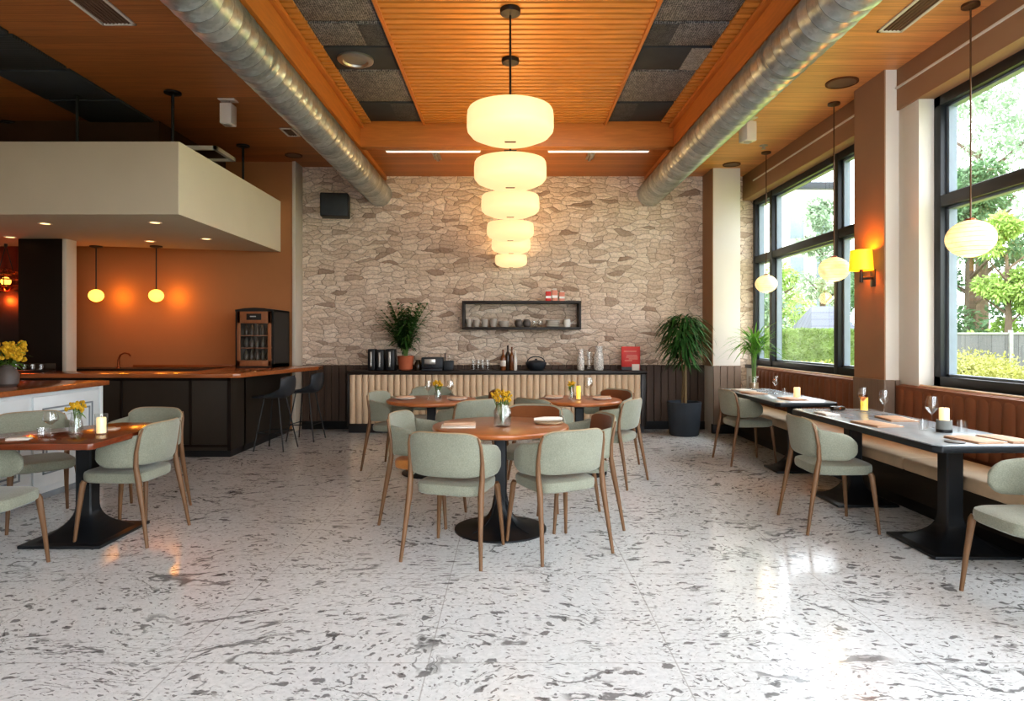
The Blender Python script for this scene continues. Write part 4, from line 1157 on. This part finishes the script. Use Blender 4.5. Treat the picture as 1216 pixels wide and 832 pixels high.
# kitchen side beyond the column
t = thing('kitchen_unit', 'black kitchen unit at the far left behind the column', 'cabinet', (-6.9, 8.85, 0))
obj('body', MB().box(-.55, .62, -.25, .18, .0, 1.02, .01), M['black'], t)
obj('upper_box', MB().box(-.55, .60, -.05, .18, 1.02, 2.0, .01), M['fridge_in'], t)
s = MB(); n = 26; vs = []; fs = []
for i in range(n + 1):
    x = -7.55 + i * (.9 / n); yy = 9.5 + .03 * math.sin(i * 1.3)
    vs += [(x, yy, 1.6), (x, yy, 2.9)]
for i in range(n): fs.append((2 * i, 2 * i + 2, 2 * i + 3, 2 * i + 1))
s.add(vs, fs)
single('curtain', s, M['curtain'], 'russet hanging cloth glowing behind the copper pendant at far left', 'curtain')
tr_ = thing('glass_tray', 'dark tray on the bar in front of the dark column', 'tray', (-5.72, 7.78, .965))
obj('tray_base', MB().box(-.3, .26, -.12, .12, 0, .02, .004), M['black'], tr_)
obj('tray_back', MB().box(-.3, .26, .10, .12, .02, .10, .004), M['bottle_dk'], tr_)
for i in range(5):
    single('shot_glass', MB().lathe([(.02, 0), (.026, .07), (.023, .07), (.018, .01)], 14, cap1=False), M['glass'], f'small clear glass on the dark tray, {["first", "second", "third", "fourth", "fifth"][i]} from the left', 'glass', (-5.94 + i * .10, 7.76, .985), 0, 'glasses on the bar tray')

# white service cabinet
t = thing('service_cabinet', 'white panelled service cabinet with wooden top at the far left', 'cabinet', (-3.95, 6.34, 0))
obj('body', MB().box(-1.1, 0, -3.0, 0, .06, .915, .004), M['white_paint'], t)
obj('plinth', MB().box(-1.08, -.03, -2.98, -.03, 0, .06), M['groove'], t)
obj('counter_top', MB().box(-1.14, .06, -3.02, .04, .915, .96, .006), M['counter_wood'], t)
for k in range(3):
    y1 = -.06 - k * .92; y0 = y1 - .86
    d = MB(); d.box(0, .018, y0, y1, .12, .88, .003)
    dd = obj('door', d, M['white_paint'], t)
    g = MB(); a, b, c, e = y0 + .1, y1 - .1, .22, .78; w = .014
    for q in range(2):
        g.box(.016, .026, a, b, c, c + w, .002, 1); g.box(.016, .026, a, b, e - w, e, .002, 1); g.box(.016, .026, a, a + w, c, e, .002, 1); g.box(.016, .026, b - w, b, c, e, .002, 1)
        a += .04; b -= .04; c += .04; e -= .04
    obj('door_moulding', g, M['groove'], dd)
obj('corner_post', MB().box(0, .02, -.05, 0, .06, .915, .004), M['white_paint'], t)

# bouquet on the cabinet
def bouquet(s_f, s_s, n, c, r, base, seed, fr):
    rnd = random.Random(seed)
    for i in range(n):
        a = rnd.uniform(0, 2 * PI); e = rnd.uniform(-.5, 1); k = rnd.uniform(.5, 1)
        p = Vector((c[0] + r * k * math.cos(a), c[1] + r * k * math.sin(a), c[2] + r * .8 * e * k))
        for q in range(4):
            o = Vector((rnd.uniform(-1, 1), rnd.uniform(-1, 1), rnd.uniform(-.6, 1))) * fr * .8
            s_f.sphere(tuple(p + o), fr * rnd.uniform(.5, .9), 6, 4)
        if i % 3 == 0: s_s.tube([base, p], .0025, 4)
t = thing('flower_bouquet', 'large yellow flower bouquet in a vase on the white cabinet, left edge', 'flowers', (-4.30, 5.62, .96))
obj('vase', MB().lathe([(.06, 0), (.08, .02), (.085, .10), (.05, .16), (.055, .18), (.05, .18), (.045, .16), (.001, .02)], 20, cap1=False), M['darkchina'], t)
f = MB(); st = MB(); bouquet(f, st, 70, (0, 0, .27), .13, (0, 0, .1), 4, .022)
obj('blossom', f, M['yellow'], t); obj('stem', st, M['gstem'], t)
lf = sprays(60, (0, 0, .25), .1, .08, (.08, .16), (.02, .03), .3, 9)
obj('foliage', lf, M['leaf_l'], t, recalc=False)

# wine fridge on the bar
t = thing('drinks_fridge', 'black countertop drinks fridge with copper framed glass door on the bar', 'fridge', (-3.46, 9.2, .965))
s = MB(); hw = .26; dp = .31
s.prism([(-hw, -dp), (-hw + .025, -dp), (-hw + .025, dp), (-hw, dp)], 0, .78).prism([(hw - .025, -dp), (hw, -dp), (hw, dp), (hw - .025, dp)], 0, .78)
s.box(-hw, hw, dp - .03, dp, 0, .78); s.box(-hw, hw, -dp, dp, 0, .05)
arch = [(-hw, .76), (-hw, .785), (-.13, .805), (0, .812), (.13, .805), (hw, .785), (hw, .76)]
s.prism([(a, b) for a, b in arch], -dp - .012, dp, 0, 2, Matrix(((1, 0, 0, 0), (0, 0, 1, 0), (0, 1, 0, 0), (0, 0, 0, 1))))
obj('cabinet', s, M['black'], t)
d = MB(); y0, y1 = -dp - .028, -dp - .002
d.box(-hw + .03, -hw + .075, y0, y1, .02, .76, .004); d.box(hw - .075, hw - .03, y0, y1, .02, .76, .004); d.box(-hw + .03, hw - .03, y0, y1, .02, .10, .004); d.box(-hw + .03, hw - .03, y0, y1, .60, .76, .004)
dd = obj('door', d, M['fridge_frame'], t)
obj('door_glass', MB().add([(-hw + .07, y0 + .012, .09), (hw - .07, y0 + .012, .09), (hw - .07, y0 + .012, .61), (-hw + .07, y0 + .012, .61)], [(0, 1, 2, 3)]), M['pane'], dd, flat=True)
obj('display', MB().box(-.10, .10, y0 - .006, y0 + .004, .645, .73, .004), M['fridge_in'], dd)
obj('display_light', MB().box(-.05, .03, y0 - .008, y0 - .004, .685, .70), M['display'], dd)
for zz in (.10, .27, .44):
    obj('shelf', MB().box(-hw + .03, hw - .03, -dp + .02, dp - .04, zz - .012, zz, .002), M['fridge_frame'], t)
cb = MB().lathe([(.028, 0), (.03, .005), (.03, .085), (.013, .115), (.012, .14), (.014, .142)], 14).mesh('bottle')
for r_ in range(3):
    for k in range(5):
        single('fridge_bottle', cb, M['bottle_am'] if (k + r_) % 2 else M['bottle_dk'], f'small bottle in the fridge, {["bottom", "middle", "top"][r_]} shelf, {["first", "second", "third", "fourth", "fifth"][k]} from left', 'bottle', (-3.46 - .15 + k * .075, 8.98, .965 + (.10, .27, .44)[r_] + .001), 0, 'bottles in the drinks fridge')
lamp('fridge_lamp', (-3.46, 9.0, .965 + .585), .35, (255, 190, 130), .02)

# bar stools
def stool(x, y, f, label):
    t = thing('bar_stool', label, 'stool', (x, y, 0), math.atan2(-f[0], f[1]), 'black bar stools')
    def sf(u, v):
        U = 2 * u - 1
        # v: front edge (0) .. back top (1)
        if v < .62:
            k = v / .62; yy = .19 - .36 * k; z = .655 + .02 * (1 - k) ** 3 * 0 - .012 * math.sin(PI * k)
        else:
            k = (v - .62) / .38; yy = -.17 - .06 * math.sin(k * PI / 2); z = .655 + .25 * k ** 1.25
        w = .205 - .03 * max(0, (v - .75) / .25)
        up = (.10 * min(1, max(0, (v - .15)) / .45)) * abs(U) ** 2.6
        curl = .07 * max(0, (v - .6) / .4) * U * U
        if v > .9: z -= .05 * abs(U) ** 4 * (v - .9) / .1
        return (U * w, yy + curl, z + up * (1 if v < .8 else max(.25, 1 - (v - .8) * 4)))
    def sn(u, v):
        e = 1e-3
        a = Vector(sf(min(1, u + e), v)) - Vector(sf(max(0, u - e), v)); b = Vector(sf(u, min(1, v + e))) - Vector(sf(u, max(0, v - e)))
        return a.cross(b).normalized()
    obj('seat', MB().slab(sf, sn, 16, 20, .03), M['iron'], t)
    for (sx, sy) in ((-1, 1), (1, 1), (-1, -1), (1, -1)):
        obj('leg', MB().tube([(sx * .10, sy * .09 - .01, .640), (sx * .195, sy * .19 - .02, 0)], .0085, 8), M['black'], t)
    c = MB(); zf = .22; q = .168
    c.tube([(-q, .145, zf), (q, .145, zf), (q, -.175, zf), (-q, -.175, zf)], .007, 6, closed=True)
    obj('foot_rail', c, M['black'], t)
stool(-2.90, 8.08, (-1, .12), 'black bar stool nearer the camera at the bar end')
stool(-2.76, 8.82, (-1, .12), 'black bar stool farther back, by the stone wall')

# ------------------------------------------------------------------ tableware
TT = .75
def wine(x, y, label, h=.2, r=.036, wine_=None, z=TT, g=None):
    t = thing('wine_glass', label, 'wine glass', (x, y, z), 0, g)
    obj('glass', MB().lathe([(.034, 0), (.034, .003), (.006, .008), (.004, .02), (.004, h * .42), (.012, h * .46), (r, h * .64), (r * .98, h * .75), (r * .74, h), (r * .72, h), (r * .95, h * .75), (r * .96, h * .64), (.008, h * .475)], 24, cap1=False), M['glass'], t)
    if wine_: obj('drink', MB().lathe([(.008, h * .48), (r * .93, h * .64), (r * .93, h * .72), (.001, h * .72)], 20, cap1=False), M[wine_], t)
def tumbler(x, y, label, h=.09, r=.032, z=TT, g=None):
    single('tumbler', MB().lathe([(r * .8, 0), (r * .85, .004), (r, h), (r * .92, h), (r * .78, .012), (.001, .01)], 20, cap1=False), M['glass'], label, 'glass', (x, y, z), 0, g)
def flowers(x, y, label, h, r, fr, n, seed, z=TT, style='jar'):
    t = thing('flower_jar', label, 'flowers', (x, y, z))
    if style == 'jar': pr = [(r * .9, 0), (r, .01), (r, h * .68), (r * .72, h * .86), (r * .75, h), (r * .7, h), (r * .66, h * .86), (r * .94, h * .66), (r * .92, .015), (.001, .012)]
    else: pr = [(r, 0), (r * 1.02, .01), (r * .9, h * .5), (r * .62, h * .85), (r * .7, h), (r * .63, h), (r * .55, h * .85), (r * .84, h * .5), (r * .9, .015), (.001, .012)]
    obj('jar', MB().lathe(pr, 24, cap1=False), M['glass'], t)
    obj('water', MB().lathe([(r * .88, .014), (r * .9, h * .45), (.001, h * .45)], 20, cap1=False), M['water'], t)
    f = MB(); st = MB(); bouquet(f, st, n, (0, 0, h + fr * .55), fr, (0, 0, .02), seed, .011)
    obj('blossom', f, M['yellow'], t)
    obj('stem', st, M['gstem'], t)
    obj('foliage', sprays(18, (0, 0, h), fr * .7, fr * .3, (.03, .06), (.01, .016), .4, seed + 1), M['leaf_l'], t, recalc=False)
def candle(x, y, label, holder='glass', h=.09, r=.03, z=TT, mat='candle', hh=.12):
    t = thing('candle', label, 'candle', (x, y, z))
    if holder == 'glass':
        obj('holder', MB().lathe([(r * 1.25, 0), (r * 1.3, .004), (r * 1.35, hh), (r * 1.27, hh), (r * 1.22, .012), (.001, .01)], 24, cap1=False), M['glass'], t); zb = .012
    elif holder == 'concrete':
        obj('holder', MB().lathe([(r * 1.5, 0), (r * 1.55, .01), (r * 1.55, .08), (r * 1.3, .08), (r * 1.2, .06), (.001, .06)], 24, cap1=False), M['concrete'], t)
        obj('holder_foot', MB().lathe([(r * 1.56, 0), (r * 1.58, .012), (r * 1.56, .02)], 24), M['black'], t); zb = .06
    else: zb = 0
    w = obj('wax', MB().lathe([(r * .98, zb), (r, zb + .004), (r, zb + h - .004), (r * .92, zb + h), (.001, zb + h - .004)], 20, cap1=False), M[mat], t)
    obj('wick', MB().tube([(0, 0, zb + h - .006), (0, 0, zb + h + .012)], .0015, 5), M['black'], w)
def setting(x, y, ang, label, r=.11, nap='napkin', group=None):
    single('plate', plate_mesh(r), M['china'], 'white plate ' + label, 'plate', (x, y, TT), 0, group)
    n = MB()
    n.box(-.09, .09, -.05, .05, 0, .008, .003).box(-.085, .085, -.045, .045, .008, .015, .003)
    single('napkin', n, M[nap], ('beige' if nap == 'napkin' else 'white') + ' folded napkin ' + label.replace('on the', 'on the plate of the', 1), 'napkin', (x, y, TT + .0215), ang)
def menu(x, y, ang, label, sx=.11, sy=.16, mat='menu', z=TT):
    t = thing('menu', label, 'menu', (x, y, z), ang)
    obj('cover', MB().box(-sx, sx, -sy, sy, 0, .007, .002), M[mat], t)
    obj('page', MB().box(-sx + .008, sx - .002, -sy + .006, sy - .006, .007, .010, .001), M['linen'], t)
    obj('front_cover', MB().box(-sx, sx - .03, -sy, sy, .010, .014, .002), M[mat], t)

# front round table
flowers(-.055, 4.63, 'clear square-shouldered jar of yellow flowers on the front round table', .165, .062, .072, 46, 21)
single('napkin', MB().box(-.12, .12, -.085, .085, 0, .008, .003), M['linen'], 'white folded napkin lying flat at the left of the front round table', 'napkin', (-.365, 4.62, TT), .05)
n_ = MB(); n_.box(-.115, .115, -.055, .055, 0, .011, .004).box(-.11, .11, -.05, .05, .011, .02, .004)
single('napkin', n_, M['napkin'], 'beige folded napkin on top of the white one, front round table', 'napkin', (-.36, 4.66, TT + .0085), .03)
t = thing('bread_board', 'small round pale wooden board at the right of the front table', 'board', (.28, 4.80, TT))
obj('board', MB().lathe([(.095, 0), (.105, .006), (.105, .012), (.10, .016), (.001, .016)], 28, cap1=False), M['trimtan'], t)
single('napkin_roll', MB().tube([(-.11, 0, .016), (-.03, .005, .018), (.07, 0, .017), (.10, 0, .016)], [.012, .016, .016, .012], 12), M['linen'], 'rolled white napkin lying on the round wooden board', 'napkin', (.28, 4.79, TT + .016), .15)
# rear left table
flowers(-.73, 6.62, 'slim jar of yellow flowers on the rear left round table', .13, .035, .045, 22, 31, style='slim')
wine(-.83, 6.64, 'wine glass left of the flowers on the rear left table', .19)
wine(-.61, 6.66, 'wine glass right of the flowers on the rear left table', .19)
setting(-1.06, 6.62, .2, 'at the left of the rear left table')
setting(-.53, 6.52, -.2, 'at the front right of the rear left table', .10)
# rear right table
flowers(.62, 6.64, 'small bottle of pale yellow flowers on the rear right table', .13, .03, .035, 14, 41, style='slim')
candle(.68, 6.56, 'yellow pillar candle in a glass on the rear right table', 'glass', .13, .022, mat='candle_y', hh=.08)
wine(.79, 6.66, 'large wine glass right of the candle on the rear right table', .22, .045)
setting(.44, 6.68, .1, 'at the left of the rear right table', .10)
setting(.92, 6.60, -.15, 'at the right of the rear right table', .10)
# left table
flowers(-2.83, 4.28, 'patterned glass vase of yellow flowers on the square left table', .14, .042, .052, 28, 51, style='slim')
wine(-2.96, 4.23, 'tilted clear goblet left of the flower vase on the square table', .15, .045)
tumbler(-2.93, 4.12, 'low glass tumbler at the foot of the goblet on the square table', .06, .035)
candle(-2.64, 4.24, 'pale pillar candle in a tall glass on the square left table', 'glass', .10, .028, hh=.135)
menu(-2.74, 4.46, 0.2, 'small folded card lying behind the candle on the square table', .07, .05, 'napkin')
menu(-3.02, 4.04, .3, 'pale napkin card at the foot of the goblet on the square table', .06, .04, 'linen')
# near window table
wine(2.93, 5.46, 'wine glass with amber drink at the far end of the near window table', .21, .038, 'amber')
wine(2.97, 5.22, 'empty wine glass beside the amber one on the near window table', .21, .038)
candle(2.99, 5.55, 'amber candle glass at the far end of the near window table', 'glass', .11, .028, mat='candle_y')
wine(2.92, 4.55, 'wine glass nearest the camera on the near window table', .22, .042)
candle(2.88, 4.36, 'pale candle in a grey concrete cup on the near window table', 'concrete', .10, .030)
tumbler(2.80, 4.45, 'low water glass left of the concrete candle cup', .075, .032)
tumbler(2.98, 4.33, 'low water glass right of the concrete candle cup', .08, .032)
menu(2.63, 4.72, .12, 'tan menu lying near the edge of the near window table beside the chair', .10, .15)
menu(2.95, 5.02, -.1, 'tan menu lying between the wine glasses on the near window table', .10, .14)
menu(2.83, 4.00, .15, 'tan menu at the near end of the window table, left one', .10, .13)
menu(3.04, 4.02, .1, 'tan menu at the near end of the window table, right one by the bench', .09, .14)
single('coaster', MB().lathe([(.05, 0), (.055, .003), (.055, .006), (.05, .008), (.001, .008)], 24, cap1=False), M['darkchina'], 'dark round coaster at the near end of the window table', 'coaster', (2.66, 3.93, TT))
t = thing('sunglasses_case', 'small dark case at the far end of the near window table', 'case', (2.82, 5.66, TT), .2)
obj('case_body', MB().box(-.06, .06, -.03, .03, 0, .035, .012), M['bottle_dk'], t)
obj('clasp', MB().box(-.01, .01, -.034, -.028, .012, .024, .002), M['copper'], t)
menu(2.58, 5.36, .05, 'white card at the far end of the near window table', .06, .10, 'linen')
# far window table
wine(2.95, 7.3, 'wine glass in the middle of the far window table', .2, .036)
tumbler(3.0, 7.18, 'small glass beside the wine glass on the far window table', .07, .028)
candle(3.02, 6.92, 'short cream pillar candle on the far window table', 'none', .10, .033)
menu(2.72, 7.35, .1, 'tan menu on the far window table in front of the chair', .10, .14)
menu(2.85, 6.62, .1, 'tan menu at the near end of the far window table', .10, .13)
menu(2.74, 7.72, .1, 'pale menu at the far end of the far window table beside the jar', .10, .13, 'linen')

# ------------------------------------------------------------------ garden
struct('ground', MB().box(3.82, 70, -25, 75, -.2, -.08), M['grass'], flat=True)
def leaf_cloud(s, c, r, n, size, rnd, shell=.55):
    for i in range(n):
        v = Vector((rnd.gauss(0, 1), rnd.gauss(0, 1), rnd.gauss(0, 1))).normalized() * (shell + (1 - shell) * rnd.random())
        p = Vector(c) + Vector((v.x * r[0], v.y * r[1], v.z * r[2]))
        d = (v + Vector((rnd.uniform(-.8, .8), rnd.uniform(-.8, .8), rnd.uniform(-.8, .8)))).normalized()
        s.leaf(p, d, (rnd.uniform(-1, 1), rnd.uniform(-1, 1), 1), size * rnd.uniform(.6, 1.3), size * rnd.uniform(.35, .6), .2, 2)
def tree(x, y, h, r, mat, label, seed, n=4200, size=.4, zlow=.25, conic=False):
    rnd = random.Random(seed)
    t = thing('garden_tree', label, 'tree', (x, y, -.08), 0, 'garden trees outside the windows')
    tr = MB().tube([(0, 0, 0), (.05, 0, h * .35), (0, .05, h * .75)], [r * .09, r * .07, r * .03], 8)
    for k in range(7):
        a = k * 2.4; z = h * (.3 + .07 * k)
        tr.tube([(0, 0, z), (r * .5 * math.cos(a), r * .5 * math.sin(a), z + h * .12)], [r * .035, r * .012], 6)
    obj('trunk', tr, M['bark'], t)
    s = MB()
    nb = 22
    for k in range(nb):
        a = rnd.uniform(0, 2 * PI); z = rnd.uniform(zlow, .95)
        env = (1 - .75 * (z - zlow) / (1 - zlow)) if conic else math.sin(PI * min(1, .18 + .82 * (z - zlow) / (1 - zlow) * .98)) ** .6
        q = rnd.uniform(.3, .85) * r * env
        b = r * rnd.uniform(.28, .45) * (env * .6 + .4)
        leaf_cloud(s, (q * math.cos(a), q * math.sin(a), z * h), (b, b, b * .75), n // nb, size, rnd)
    obj('crown', s, M[mat], t, recalc=False)
tree(21.3, 30.5, 9.4, 3.2, 'tree_a', 'dark green tree behind the fence, seen in the right window', 1, 10000, .26, .1)
tree(26.5, 37, 16, 4.4, 'tree_c', 'tall greyish green tree top in the upper right window pane', 2, 5500, .28, .4)
tree(19.9, 26.3, 6.4, 1.7, 'tree_b', 'bright yellow-green tree at the right edge of the right window', 3, 7000, .2, .12, True)
tree(15.2, 38, 5.6, 2.3, 'tree_b', 'bright green tree behind the grey shed roof in the far window', 4, 6000, .24, .1)
tree(20.4, 43, 11.5, 2.5, 'tree_c', 'pale green tree in the upper part of the far window, right of the white house', 5, 4500, .28, .3, True)
tree(19.2, 34.5, 6.4, 2.4, 'tree_a', 'dark green tree next to the column in the far window', 6, 6000, .24, .1)
tree(31.5, 31, 11, 3.6, 'tree_a', 'dark green tree standing far right in the garden', 7, 5000, .3)
tree(10.6, 29, 4.6, 1.6, 'tree_c', 'grey-green tree at the left edge of the far window', 8, 4000, .22, .1)
def hedge(x0, x1, y0, y1, h, mat, label, cat, size, n, seed, name='hedge'):
    rnd = random.Random(seed)
    t = thing(name, label, cat, ((x0 + x1) / 2, (y0 + y1) / 2, -.08)); hx = (x1 - x0) / 2; hy = (y1 - y0) / 2
    obj('hedge_core', MB().box(-hx * .96, hx * .96, -hy * .9, hy * .9, 0, h * .9, .05), M[mat], t)
    s = MB()
    for i in range(n):
        q = rnd.random()
        p = Vector((rnd.uniform(-hx, hx), rnd.uniform(-hy, hy), h * rnd.uniform(.85, 1.02))) if q < .4 else Vector((rnd.uniform(-hx, hx), -hy + rnd.uniform(-.08, .1), h * rnd.random()))
        s.leaf(p, (rnd.uniform(-1, 1), rnd.uniform(-1, .3), rnd.uniform(-.2, 1)), (0, 1, .3), size * rnd.uniform(.6, 1.3), size * .5, .2, 2)
    obj('hedge_leaves', s, M[mat], t, recalc=False)
hedge(9.2, 15.6, 24, 25, 1.72, 'hedge', 'clipped green hedge below the grey roof in the far window', 'hedge', .10, 9000, 3)
def shrub(x, y, r, h, seed, label):
    rnd = random.Random(seed)
    t = thing('garden_shrub', label, 'shrub', (x, y, -.08), 0, 'yellow-green shrubs under the windows')
    s = MB()
    for k in range(9):
        a = rnd.uniform(0, 2 * PI); q = rnd.uniform(0, .6) * r
        leaf_cloud(s, (q * math.cos(a), q * math.sin(a), h * rnd.uniform(.25, .65)), (r * .5, r * .5, h * .38), 260, .11, rnd, .4)
    obj('shrub_leaves', s, M['shrub'], t, recalc=False)
    obj('shrub_stem', MB().tube([(0, 0, 0), (0, 0, h * .5)], [.05, .02], 6), M['bark'], t)
shr = [(7.3, 17.0, 1.3, .85), (8.9, 17.6, 1.3, .8), (8.0, 14.5, 1.1, .7), (9.3, 14.8, 1.1, .75), (10.4, 17.2, 1.3, .9), (10.6, 13.9, 1.2, .8), (12.2, 17.4, 1.4, .95), (12.4, 16.4, 1.1, .7), (13.6, 19.0, 1.3, .9), (14.6, 20.2, 1.3, 1.1), (11.6, 14.6, 1.2, .75)]
wh = ['leftmost, seen in the far window', 'left of centre in the far window', 'low and near, left in the far window', 'low and near, middle of the far window', 'middle of the far window', 'low and near, right in the far window', 'by the column in the far window', 'by the column in the right window', 'lower left of the right window', 'right side of the right window, tallest', 'lowest, bottom of the right window']
for i, (x, y, r, h) in enumerate(shr): shrub(x, y, r, h, 60 + i, 'yellow-green garden shrub, ' + wh[i])
t = thing('garden_fence', 'grey board fence with posts, seen in the right window', 'fence', (20, 24.6, -.08))
obj('fence_boards', MB().box(-3.9, 8, -.03, .03, .05, 1.58), M['fence'], t, flat=True)
for k in range(5):
    obj('post', MB().box(-3.9 + k * 2.6 - .07, -3.9 + k * 2.6 + .07, -.1, .0, 0, 1.72, .01), M['concrete'], t)
obj('fence_rail', MB().box(-3.9, 8, -.06, .06, 1.55, 1.63, .01), M['concrete'], t)
t = thing('garden_shed', 'low shed with grey pitched roof behind the hedge in the far window', 'shed', (13.1, 27.6, -.08))
obj('shed_wall', MB().box(-.75, .75, -.9, .9, 0, 1.75), M['housewall'], t, flat=True)
rf = MB().add([(-.95, -1.1, 1.7), (.95, -1.1, 1.7), (.95, 1.1, 1.7), (-.95, 1.1, 1.7), (-.45, 0, 2.75), (.65, 0, 2.75)], [(0, 1, 5, 4), (2, 3, 4, 5), (0, 4, 3), (1, 2, 5), (0, 3, 2, 1)])
obj('roof', rf, M['rooftile'], t, flat=True)
t = thing('white_house', 'pale house standing far back in the upper far window', 'building', (21.5, 50, -.08))
obj('house_wall', MB().box(-2.4, 2.4, -3, 3, 0, 12), M['housewall'], t, flat=True)
obj('roof', MB().box(-2.7, 2.7, -3.3, 3.3, 12, 12.5, .05), M['rooftile'], t)
for i in range(2):
    for k in range(3):
        obj('house_window', MB().box(-1.5 + i * 1.9, -.5 + i * 1.9, -3.06, -2.98, 2.5 + k * 3, 4.2 + k * 3, .02), M['sash'], t)

# ------------------------------------------------------------------ light and camera
w = bpy.data.worlds.new('overcast_sky'); scene.world = w; w.use_nodes = True
nt = w.node_tree; nt.nodes.clear()
bg = nt.nodes.new('ShaderNodeBackground'); wo = nt.nodes.new('ShaderNodeOutputWorld')
tc = nt.nodes.new('ShaderNodeTexCoord'); nz = nt.nodes.new('ShaderNodeTexNoise'); nz.inputs['Scale'].default_value = 1.5
cr = nt.nodes.new('ShaderNodeValToRGB')
cr.color_ramp.elements[0].color = (.84, .92, 1.0, 1); cr.color_ramp.elements[1].color = (.94, .97, 1, 1)
nt.links.new(tc.outputs['Generated'], nz.inputs['Vector']); nt.links.new(nz.outputs['Fac'], cr.inputs[0]); nt.links.new(cr.outputs[0], bg.inputs[0])
bg.inputs[1].default_value = 6.0
nt.links.new(bg.outputs[0], wo.inputs[0])
sd = bpy.data.lights.new('sun', 'SUN'); sd.energy = 2.0; sd.angle = R(6); sd.color = (1, .96, .88)
so = bpy.data.objects.new('sun', sd); col.objects.link(so)
so.rotation_euler = Vector((.45, .62, -.85)).to_track_quat('-Z', 'Y').to_euler()

cd = bpy.data.cameras.new('camera'); cam = bpy.data.objects.new('camera', cd); col.objects.link(cam)
cam.location = (0, 0, EYE); cam.rotation_euler = (PI / 2, 0, 0)
cd.sensor_fit = 'HORIZONTAL'; cd.sensor_width = 36; cd.lens = 780 / 1216 * 36
cd.shift_x = 2 / 1216; cd.shift_y = -16 / 1216
cd.clip_start = .05; cd.clip_end = 300
scene.camera = cam
scene.view_settings.view_transform = 'Standard'
scene.view_settings.look = 'Medium High Contrast'
scene.view_settings.exposure = 0.07
